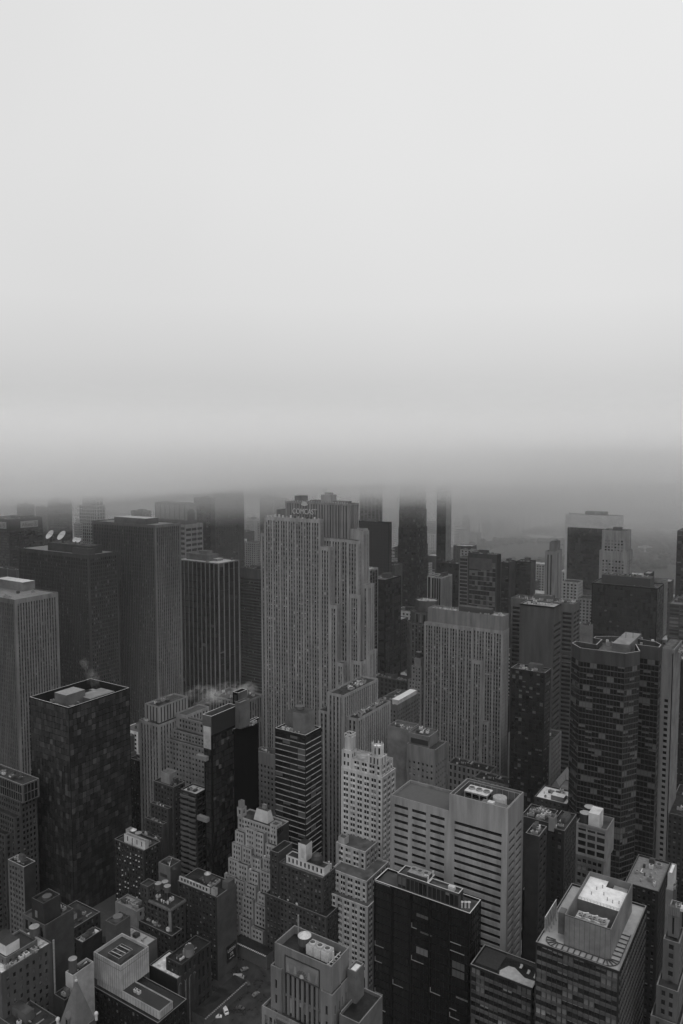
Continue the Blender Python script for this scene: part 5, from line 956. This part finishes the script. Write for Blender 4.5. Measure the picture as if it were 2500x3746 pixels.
while N0 < 1330:
    blk0 = math.floor((N0-42.5)/80.5)*80.5+42.5+18; s0, s1 = blk0, blk0+62.5
    for i in range(len(AVE)):
        pass
    edges = [(-515, -205), (-175, -45), (-795, -545), (-1075, -825), (-1355, -1105), (-1635, -1385), (-1915, -1665)]
    for (e0, e1) in edges:
        near = s0 < 660 and e0 > -560
        for half in (0, 1):
            x = e0+1
            while x < e1-8:
                w = rf.uniform(11, 24) if near else rf.uniform(18, 38); w = min(w, e1-1-x); ya, yb = s0+half*31.6, s0+half*31.6+rf.uniform(24, 30.5); r = (x, x+w-.6, ya, yb); x += w
                if w < 8 or hits(r) or ((-305 < r[1] and r[0] < -205) and (278 < yb and ya < 345)): continue
                c = proj((r[0]+r[1])/2, r[2], 20)
                if not (-60 < c[0] < 2560): continue
                if near: h = rf.uniform(14, 34)
                else: h = rf.choice((18, 25, 35, 45, 60)) * rf.uniform(.8, 1.25) if rf.random() < .75 else rf.uniform(70, 110)
                if s0 > 1000 and rf.random() < .3: h = rf.uniform(60, 140)
                if r[1] > -1120 and s0 < 700: h = min(h, 38)
                if proj(r[1], r[2], h)[1] > 3790 or not seen(r, h): continue
                k = rf.randrange(5); st = (FB if near else FM)[k]
                rt = rf.choice((.04, .06, .1, .16, .3)) if near else rf.choice((.06, .1, .16, .3, .3)); kd = {.04: 'black roofed block', .06: 'tar roofed block', .1: 'grey roofed block', .16: 'ash roofed block', .3: 'white roofed block'}[rt]
                lab = flab((r[0]+r[1])/2, ya, tones[(0, 1, 2, 1, 4)[k]], 'low '+kd) if near else 'mid distance block among the towers'
                if lab in used: lab = lab.replace(' low ', ' %s low ' % ('narrow' if w < 17 else 'broad'), 1)
                used[lab] = used.get(lab, 0)+1
                B = Bld('low_block' if near else 'city_block', lab, 'building', None if near else 'mid distance city blocks', nwin=24 if near else 0)
                B.block(r, 0, h, st, None, roofm(rt if near or rt < .3 else .7), .9, rim=None if near else wallm(.2)); 
                if near and h > 20 and w > 12 and rf.random() < .6:
                    f = sub(r, .12, .8, .2, .85); B.block(f, h-.9, h+rf.uniform(3, 8), st, None, roofm(rf.choice((.04, .1, .2))), .7); BOXES.pop()
                if near and rf.random() < .5: TKS.append((r[1]-3.2, r[2]+3.2, h-.8, lab))
                if near or s0 < 900: B.clutter((r[0]+.6, r[1]-.6, r[2]+.6, r[3]-.6), h-.9, 4 if near else 2, .3, rf.choice((.06, .12, .25)), cnt)
                B.done(); cnt += 1; print('NEAR' if near else 'MID', end=' ') if False else None; NB0 += near
    N0 += 80.5
for n_, (a_, b_, c_, lb) in enumerate(TKS): tank(a_, b_, c_, rf.uniform(1.5, 2), rf.uniform(2.6, 3.6), rf.random() < .5, WOOD, rf.choice((METAL, WOOD, SPG)), 'tank on the '+' '.join(lb.split()[:13]), 1.8)
# upper west side beyond the park edge and far west blocks, half lost in haze
far = 0
for k in range(1500):
    if far >= 230: break
    E_ = rf.uniform(-2050, -1010); N_ = rf.uniform(1340, 3900)
    if rf.random() < .55: E_, N_ = rf.uniform(-2120, -1050), rf.uniform(620, 1900)
    E_ = round(E_/45)*45; N_ = round(N_/60)*60; r = (E_, E_+rf.uniform(22, 40), N_, N_+rf.uniform(18, 40))
    if hits(r, 2): continue
    c = proj(E_, N_, 40)
    if not (-30 < c[0] < 2530): continue
    h = rf.choice((35, 45, 60, 75, 95, 130, 160)) * rf.uniform(.8, 1.2)
    if not seen(r, h): continue
    OCC.append(r)
    B = Bld('apartment_block', 'hazy distant apartment block beyond the towers', 'apartment block', 'hazy distant apartment blocks', nwin=0)
    B.block(r, 0, h, style(6, 5, .5, .5, 0, .4, wallm(rf.choice((.2, .4, .6, .8, .9))), blind=0, top=4), None, roofm(rf.choice((.1, .3, .6))), 0); B.done(); far += 1
print('FILLER', cnt, NB0, far)
# ============================================================ ground, park, river
def sheet(name, x0, x1, y0, y1, z, m):
    b = MB(); b.quad((x0, y0, z), (x1, y0, z), (x1, y1, z), (x0, y1, z), m); o = b.build(name); tag(o, None, None, kind='structure'); return o
sheet('ground', -2200, 2500, -900, 9000, 0, ASPH)
o = sheet('water', -4600, -2200, -900, 9000, -.5, mat('river', .2, .12, var=.1, scale=.01))
sheet('far_shore', -9000, -4600, -900, 9000, 1, mat('far_land', .09, .9, var=.4, scale=.004))
m = MB(); N0 = 42.5+18
b = MB()
while N0 < 1330:
    for (e0, e1) in edges+[(-20, 130), (150, 300)]: b.box(e0-3, e1+3, N0-2, N0+64.5, .004, .14, PAVE, PAVE, False)
    N0 += 80.5
o = b.build('pavement'); tag(o, None, None, kind='structure')
b = MB()
for k in range(60):
    y = 200+k*9
    for xx in (-197.5, -190, -182.5): b.box(xx-.08, xx+.08, y, y+3, .004, .012, PAINT, PAINT, False)
for s0 in range(3, 9):
    yc = 42.5+80.5*(s0-1)
    for k in range(12): b.box(-203+k*2.3, -201.8+k*2.3, yc-4, yc-1, .004, .014, PAINT, PAINT, False); b.box(-203+k*2.3, -201.8+k*2.3, yc+19, yc+22, .004, .014, PAINT, PAINT, False)
o = b.build('road_marking'); tag(o, None, None, kind='structure')
b = MB(); pc = at(1350, 3682, 0)
for k in range(7): b.box(pc[0]-5, pc[0]+5, pc[1]-5+k*1.5, pc[1]-4.3+k*1.5, .15, .16, PAINT, PAINT, False)
tag(b.build('crosswalk'), None, None, kind='structure')
# park: lawns plus a lumpy woodland canopy
sheet('park_lawn', -995, -205, 1335, 5200, .25, mat('park_grass', .06, .9, var=.5, scale=.006))
b = MB(); rp = random.Random(3); LEAF = mat('woodland_leaves', .05, .9, var=.5, scale=.05)
for k in range(5200):
    x = rp.uniform(-990, -210); y = 1345+(rp.random()**1.4)*3300
    f = math.sin(x*.011+1)+math.sin(y*.006+x*.004)+math.sin((x-y)*.009)
    if f < -.75: continue
    s_ = rp.uniform(6, 10)*(1+(y-1300)/5000); h = rp.uniform(11, 19); n = 6; a0 = rp.random()*6
    ring = lambda rr, zz: [(x+rr*math.cos(a0+i*2*math.pi/n)*rp.uniform(.8, 1.2), y+rr*math.sin(a0+i*2*math.pi/n)*rp.uniform(.8, 1.2), zz*rp.uniform(.9, 1.1)) for i in range(n)]
    r1, r2, r3 = ring(s_*.7, 3), ring(s_, h*.6), ring(s_*.55, h*.92)
    for ra, rb_ in ((r1, r2), (r2, r3)):
        for i in range(n): b.quad(ra[i], ra[(i+1) % n], rb_[(i+1) % n], rb_[i], LEAF)
    b.poly(r3, LEAF)
o = b.build('park_woodland'); tag(o, 'dark woodland canopy of the big park fading into haze', 'woodland', kind='stuff')
for (a, bb) in ((1990, 1978), (2365, 1915)):
    c = at(a, bb, 1); b = MB(); pts = [(c[0]+math.cos(t)*(60+18*math.sin(3*t)), c[1]+math.sin(t)*(60+20*math.cos(2*t)), 15 if a < 2100 else 16) for t in [i*math.pi/12 for i in range(24)]]; b.poly(pts, mat('park_pond', .45, .3, var=0)); tag(b.build('park_clearing'), None, None, kind='structure')
c = at(2362, 2015, 4); b = MB(); b.box(c[0]-20, c[0]+20, c[1]-6, c[1]+6, 0, 17, plainm(.5), WHITE); b.box(c[0]-8, c[0]+8, c[1]-4, c[1]+4, 17, 20, plainm(.5), WHITE); tag(b.build('park_pavilion'), 'bright small pavilion among the park trees', 'pavilion')
# ============================================================ construction yard, sheds, vehicles
YARD = (-300, -212, 282, 340)
sheet('yard_ground', *YARD, .16, mat('yard_mud', .028, .6, var=.4, scale=.12, wet=.25))
def shed(x0, x1, y0, y1, h, lb, ax):
    b = MB(); root = empty('site_shed', ((x0+x1)/2, (y0+y1)/2, 0), lb, 'shed'); b.box(x0, x1, y0, y1, .17, h, SPG, roofm(.04), False); b.build('wall', root, root.location)
    n = int((x1-x0 if ax == 'x' else y1-y0)/1.3)
    for k in range(n):
        b = MB()
        if ax == 'x': b.box(x0+k*1.3, x0+k*1.3+.75, y0-.9, y0-.01, h-.5, h-.3, PALEM)
        else: b.box(x1+.01, x1+.9, y0+k*1.3, y0+k*1.3+.75, h-.5, h-.3, METAL)
        b.build('awning_slat', root, root.location)
p0 = at(757, 3716, 6); shed(p0[0]-9, p0[0], p0[1]-2, p0[1]+32, 6, 'low shed with a striped awning edge in the yard at the bottom left', 'y')
p0 = at(985, 3512, 7); shed(p0[0]-28, p0[0]-2, p0[1], p0[1]+7, 9, 'low shed with a striped awning beneath the brick hotel', 'x')
def vehicle(px, py, rz, kind, label, tone):
    x, y = at(px, py, .2); z = .17; root = empty(kind, (x, y, z), label, 'car' if kind == 'parked_car' else 'van', 'vehicles on the street'); root.rotation_euler = (0, 0, rz)
    pm = mat('car_paint_%02d' % int(tone*100), tone, .3, var=0); L, Wd = (4.6, 1.85) if kind == 'parked_car' else (6.2, 2.1)
    if kind == 'parked_car': prof = [(-2.3, .35), (2.3, .35), (2.3, .75), (1.2, .92), (.6, 1.42), (-1.1, 1.45), (-1.9, .98), (-2.3, .9)]
    else: prof = [(-3.1, .4), (3.1, .4), (3.1, 1.2), (2.5, 1.4), (1.9, 2.4), (-3.1, 2.4)]
    m = MB(); h = Wd/2; n = len(prof)
    m.poly([(a, -h, b) for a, b in prof], pm); m.poly([(a, h, b) for a, b in prof][::-1], pm)
    for i in range(n): a, b = prof[i], prof[(i+1) % n]; m.quad((a[0], -h, a[1]), (a[0], h, a[1]), (b[0], h, b[1]), (b[0], -h, b[1]), pm)
    m.build('body', root)
    def add(nm, mb): o = mb.build(nm); o.parent = root; return o
    m = MB()
    if kind == 'parked_car': m.quad((1.15, -.75, .97), (1.15, .75, .97), (.66, .7, 1.41), (.66, -.7, 1.41), GL0); m.quad((-1.15, -.7, 1.44), (-1.15, .7, 1.44), (-1.85, .75, 1.03), (-1.85, -.75, 1.03), GL0)
    else: m.quad((2.52, -.9, 1.42), (2.52, .9, 1.42), (1.95, .85, 2.3), (1.95, -.85, 2.3), GL0)
    add('windscreen', m)
    for sx in (-1, 1):
        for sy in (-1, 1):
            m = MB(); cx, cy = sx*L*.31, sy*(h-.08)
            m.f = []; cs = [(cx+.33*math.cos(a), .33+.33*math.sin(a)) for a in [i*math.pi/6 for i in range(12)]]
            m.poly([(a, cy-.12, b) for a, b in cs], DARKM); m.poly([(a, cy+.12, b) for a, b in cs][::-1], DARKM)
            for i in range(12): a, b = cs[i], cs[(i+1) % 12]; m.quad((a[0], cy-.12, a[1]), (a[0], cy+.12, a[1]), (b[0], cy+.12, b[1]), (b[0], cy-.12, b[1]), DARKM)
            add('wheel', m)
vehicle(1348, 3655, 0, 'parked_car', 'pale car at the crossing left of the black glass block', .35)
vehicle(893, 3548, 1.2, 'parked_car', 'grey car nearest the billboard wall in the yard', .2)
vehicle(872, 3580, .6, 'work_van', 'grey van in the yard below the billboard', .3)
vehicle(905, 3600, 2.6, 'parked_car', 'dark car in the middle of the yard', .06)
vehicle(822, 3702, -.5, 'work_van', 'white van, upper of two beside the striped shed', .6)
vehicle(795, 3722, .6, 'parked_car', 'white car, lower of two beside the striped shed', .6)
vehicle(878, 3690, .3, 'parked_car', 'dark car at the bottom of the yard', .08)
vehicle(935, 3640, 1.4, 'parked_car', 'grey car against the mural tower side of the yard', .15)
# ============================================================ steam
STM = bpy.data.materials.new('steam_vapour'); STM.use_nodes = True; nt = STM.node_tree; nt.nodes.clear(); ou = nt.nodes.new('ShaderNodeOutputMaterial'); vo = nt.nodes.new('ShaderNodeVolumePrincipled'); vo.inputs['Color'].default_value = (.95, .95, .95, 1); tc0 = nt.nodes.new('ShaderNodeTexCoord'); n0 = nt.nodes.new('ShaderNodeTexNoise'); n0.inputs['Scale'].default_value = .08; n0.inputs['Detail'].default_value = 4; nt.links.new(tc0.outputs['Object'], n0.inputs['Vector'])
r0_ = nt.nodes.new('ShaderNodeMapRange'); r0_.inputs[1].default_value = .42; r0_.inputs[2].default_value = .7; r0_.inputs[3].default_value = 0; r0_.inputs[4].default_value = .05; nt.links.new(n0.outputs['Fac'], r0_.inputs[0]); nt.links.new(r0_.outputs[0], vo.inputs['Density']); nt.links.new(vo.outputs[0], ou.inputs['Volume'])
def steam(pts, label, dens=None):
    import bmesh
    bm = bmesh.new(); rs2 = random.Random(len(label)); o0 = Vector(pts[0][:3]); mx = None
    for (x, y, z, r) in pts:
        t = bmesh.ops.create_icosphere(bm, subdivisions=3, radius=r)
        for v in t['verts']:
            n = v.co.normalized(); k = 1+.22*math.sin(n.x*5+x)+.2*math.sin(n.y*6+z)+.12*math.sin(n.z*9+n.x*7); v.co = Vector((v.co.x*k*1.3, v.co.y*k, v.co.z*k*.75))+Vector((x, y, z))-o0
    me = bpy.data.meshes.new('steam_plume'); bm.to_mesh(me); bm.free(); me.materials.append(STM); o = bpy.data.objects.new('steam_plume', me); C.objects.link(o); o.location = o0; tag(o, label, 'steam', kind='stuff')
g = rect(250, 2589, 140, 107, 472); gx, gy = g[0]+22, g[3]-14
steam([(gx, gy, 138, 2.2), (gx-.5, gy, 141, 2.8), (gx-1.2, gy, 144, 3.4), (gx-2.5, gy, 147, 3.6), (gx-4, gy, 150, 3.4), (gx-6, gy, 153, 3.2), (gx-8, gy, 155, 2.8), (gx-11, gy, 157, 2.6)], 'thin steam rising from the faceted glass tower roof')
gx, gy = at(800, 2540, 112); steam([(gx-2, gy, 112, 9), (gx-9, gy, 111, 9), (gx+7, gy+4, 114, 8), (gx-17, gy, 109, 8), (gx+15, gy+6, 117, 7), (gx-25, gy+4, 107, 7), (gx+23, gy+6, 119, 6), (gx-33, gy+4, 105, 5), (gx+30, gy+6, 120, 4)], 'wide drifting steam behind the black tower')
gx, gy = at(640, 3180, 50); steam([(gx, gy, 51, 1.6), (gx-1, gy, 54, 1.9), (gx-3, gy, 57, 1.6)], 'small steam puff over the light walled box')
gx, gy = at(2190, 1876, 216); steam([(gx, gy, 217, 5), (gx+10, gy, 219, 5), (gx+20, gy, 218, 5)], 'steam on top of the white framed slab')
# ============================================================ air
def vol(name, col, dens, aniso, boxd, label):
    m = bpy.data.materials.new(name+'_air'); m.use_nodes = True; nt = m.node_tree; nt.nodes.clear(); ou = nt.nodes.new('ShaderNodeOutputMaterial'); v = nt.nodes.new('ShaderNodeVolumePrincipled')
    v.inputs['Color'].default_value = (col, col, col, 1); v.inputs['Density'].default_value = dens; v.inputs['Anisotropy'].default_value = aniso; nt.links.new(v.outputs[0], ou.inputs['Volume'])
    x0, x1, y0, y1, z0, z1 = boxd; b = MB(); b.box(x0, x1, y0, y1, z0, z1, m); o = b.build(name); tag(o, label, None, kind='stuff'); return o
HZ = .000018
vol('haze', 1, HZ, 0, (-9500, 2600, -950, 9400, -1.5, 306), 'thin pale air over the whole city')
def wob(x, y, k): return math.sin(x*.0041+k*1.7)+math.sin(y*.0053-k*2.1+x*.0019)+.6*math.sin(x*.011+y*.009+k)
def slab(k, dist, z0, dens, z1=305, dend=7500):                              # one sheet of the cloud base: closed body with a billowing underside
    m = bpy.data.materials.new('cloud_air_%d' % k); m.use_nodes = True; nt = m.node_tree; nt.nodes.clear(); ou = nt.nodes.new('ShaderNodeOutputMaterial'); v = nt.nodes.new('ShaderNodeVolumePrincipled')
    c_ = .92 if z0 > 220 else CA; v.inputs['Color'].default_value = (c_, c_, c_, 1); v.inputs['Density'].default_value = dens; nt.links.new(v.outputs[0], ou.inputs['Volume'])
    na, nr = 40, 26; amp = 3.2 if z0 > 100 else 0; b = MB(); lo, hi = [], []
    for i in range(na+1):
        a = AZ+math.radians(-62+i*124/na); s0, c0 = -math.sin(a), math.cos(a)
        d0 = dist*(1+.05*wob(s0*900, c0*900, k)); L, U = [], []
        for j in range(nr+1):
            d = d0*((dend*(1+.06*wob(c0*700, s0*900, k+5) if dend < 3000 else 1))/d0)**(j/nr); x, y = s0*d, c0*d; L.append((x, y, z0+amp*wob(x, y, k))); U.append((x, y, z1+(2.0*wob(x*.7, y*.7, k+3) )))
        lo.append(L); hi.append(U)
    for i in range(na):
        for j in range(nr):
            b.quad(lo[i][j], lo[i][j+1], lo[i+1][j+1], lo[i+1][j], m); b.quad(hi[i][j], hi[i+1][j], hi[i+1][j+1], hi[i][j+1], m)
        b.quad(lo[i][0], lo[i+1][0], hi[i+1][0], hi[i][0], m); b.quad(lo[i][nr], hi[i][nr], hi[i+1][nr], lo[i+1][nr], m)
    for j in range(nr): b.quad(lo[0][j], hi[0][j], hi[0][j+1], lo[0][j+1], m); b.quad(lo[na][j], lo[na][j+1], hi[na][j+1], hi[na][j], m)
    import bmesh
    o = b.build('low_cloud' if z0 > 100 else 'mist_layer'); bm = bmesh.new(); bm.from_mesh(o.data); bmesh.ops.remove_doubles(bm, verts=bm.verts, dist=.001); bmesh.ops.recalc_face_normals(bm, faces=bm.faces); bm.to_mesh(o.data); bm.free()
    tag(o, 'cloud base swallowing the tops of the far towers' if z0 > 100 else 'mist thickening with distance over the far city', None, kind='stuff', group='layers of the cloud base')
CA = 1.0
SL = ((590, 246, .0006, 314), (690, 266, .0048, 318), (700, 260, .0036, 328), (725, 254, .0020, 343), (760, 248, .0011, 354), (800, 242, .0008, 366), (860, 235, .0007, 380), (940, 226, .0006, 396),
      (1130, 206, .0012, 310), (1300, 172, .0013, 314), (1700, 110, .0004, 317), (560, -1, .00011, 312), (900, -1.1, .00008, 315), (1450, -1.2, .0002, 322), (2100, -1.3, .0004, 330), (2800, -1.4, .0013, 340))
for k, (d, z0, de, z1) in enumerate(SL): slab(k, d, z0, de, z1, 1500 if 243 < z0 and k else 2600 if z0 > 220 and k else 7500)
# ============================================================ sky, sun, camera
w = bpy.data.worlds.new("World"); bpy.context.scene.world = w; w.use_nodes = True; nt = w.node_tree; bg = nt.nodes['Background']
sk = nt.nodes.new('ShaderNodeTexSky'); sk.sky_type = 'NISHITA'; sk.sun_disc = False; SE, SR = math.radians(55), math.radians(140); sk.sun_elevation = SE; sk.sun_rotation = SR
bw = nt.nodes.new('ShaderNodeRGBToBW'); nt.links.new(sk.outputs[0], bw.inputs[0])
tc = nt.nodes.new('ShaderNodeTexCoord'); sp = nt.nodes.new('ShaderNodeSeparateXYZ'); nt.links.new(tc.outputs['Generated'], sp.inputs[0])
rp_ = nt.nodes.new('ShaderNodeValToRGB'); nt.links.new(sp.outputs['Z'], rp_.inputs[0]); cr = rp_.color_ramp
stops = [(0, .49), (.017, .495), (.056, .565), (.124, .665), (.19, .74), (.33, .78), (.5, .80), (1, .82)]
cr.elements[0].position = 0; cr.elements[1].position = 1
for p_, v in stops[1:-1]: e = cr.elements.new(p_); e.color = (v, v, v, 1)
cr.elements[0].color = (stops[0][1],)*3+(1,); cr.elements[len(cr.elements)-1].color = (stops[-1][1],)*3+(1,)
ns = nt.nodes.new('ShaderNodeTexNoise'); ns.inputs['Scale'].default_value = 1.6; ns.inputs['Detail'].default_value = 3; nt.links.new(tc.outputs['Generated'], ns.inputs['Vector'])
mr = nt.nodes.new('ShaderNodeMapRange'); mr.inputs[3].default_value = 9.2; mr.inputs[4].default_value = 10.6; nt.links.new(ns.outputs['Fac'], mr.inputs[0])
mu = nt.nodes.new('ShaderNodeMath'); mu.operation = 'MULTIPLY'; nt.links.new(rp_.outputs[0], mu.inputs[0]); mx_ = nt.nodes.new('ShaderNodeMapRange'); mx_.inputs[1].default_value = -.9; mx_.inputs[2].default_value = -.45; mx_.inputs[3].default_value = .94; mx_.inputs[4].default_value = 1.0; nt.links.new(sp.outputs['X'], mx_.inputs[0])
m3 = nt.nodes.new('ShaderNodeMath'); m3.operation = 'MULTIPLY'; nt.links.new(mr.outputs[0], m3.inputs[0]); nt.links.new(mx_.outputs[0], m3.inputs[1]); nt.links.new(m3.outputs[0], mu.inputs[1])
m2 = nt.nodes.new('ShaderNodeMath'); m2.operation = 'MULTIPLY'; m2.inputs[1].default_value = .02; nt.links.new(bw.outputs[0], m2.inputs[0])
ad = nt.nodes.new('ShaderNodeMath'); ad.operation = 'ADD'; nt.links.new(mu.outputs[0], ad.inputs[0]); nt.links.new(m2.outputs[0], ad.inputs[1])
nt.links.new(ad.outputs[0], bg.inputs['Color']); bg.inputs['Strength'].default_value = .1
L = bpy.data.lights.new('sun', 'SUN'); L.energy = 1.3; L.angle = math.radians(40); L.color = (1, .99, .98); lo = bpy.data.objects.new('sun', L); C.objects.link(lo); lo.location = (0, 0, 500)
sd = Vector((math.sin(SR)*math.cos(SE), math.cos(SR)*math.cos(SE), math.sin(SE))); lo.rotation_euler = (-sd).to_track_quat('-Z', 'Y').to_euler()
cd = bpy.data.cameras.new('camera'); cam = bpy.data.objects.new('camera', cd); C.objects.link(cam); cam.location = (0, 0, H)
cd.sensor_fit = 'VERTICAL'; cd.sensor_height = 36; cd.lens = F/3746*36; cd.clip_end = 20000; cd.clip_start = 1
cam.rotation_euler = (math.pi/2-P, 0, AZ)
sc = bpy.context.scene; sc.camera = cam; sc.view_settings.view_transform = 'Standard'; sc.view_settings.look = 'None'; sc.view_settings.exposure = 0; sc.view_settings.gamma = 1
cy = sc.cycles; cy.max_bounces = 12; cy.diffuse_bounces = 2; cy.glossy_bounces = 2; cy.transmission_bounces = 1; cy.volume_bounces = 8; cy.transparent_max_bounces = 8; cy.use_denoising = True; cy.caustics_reflective = False; cy.caustics_refractive = False
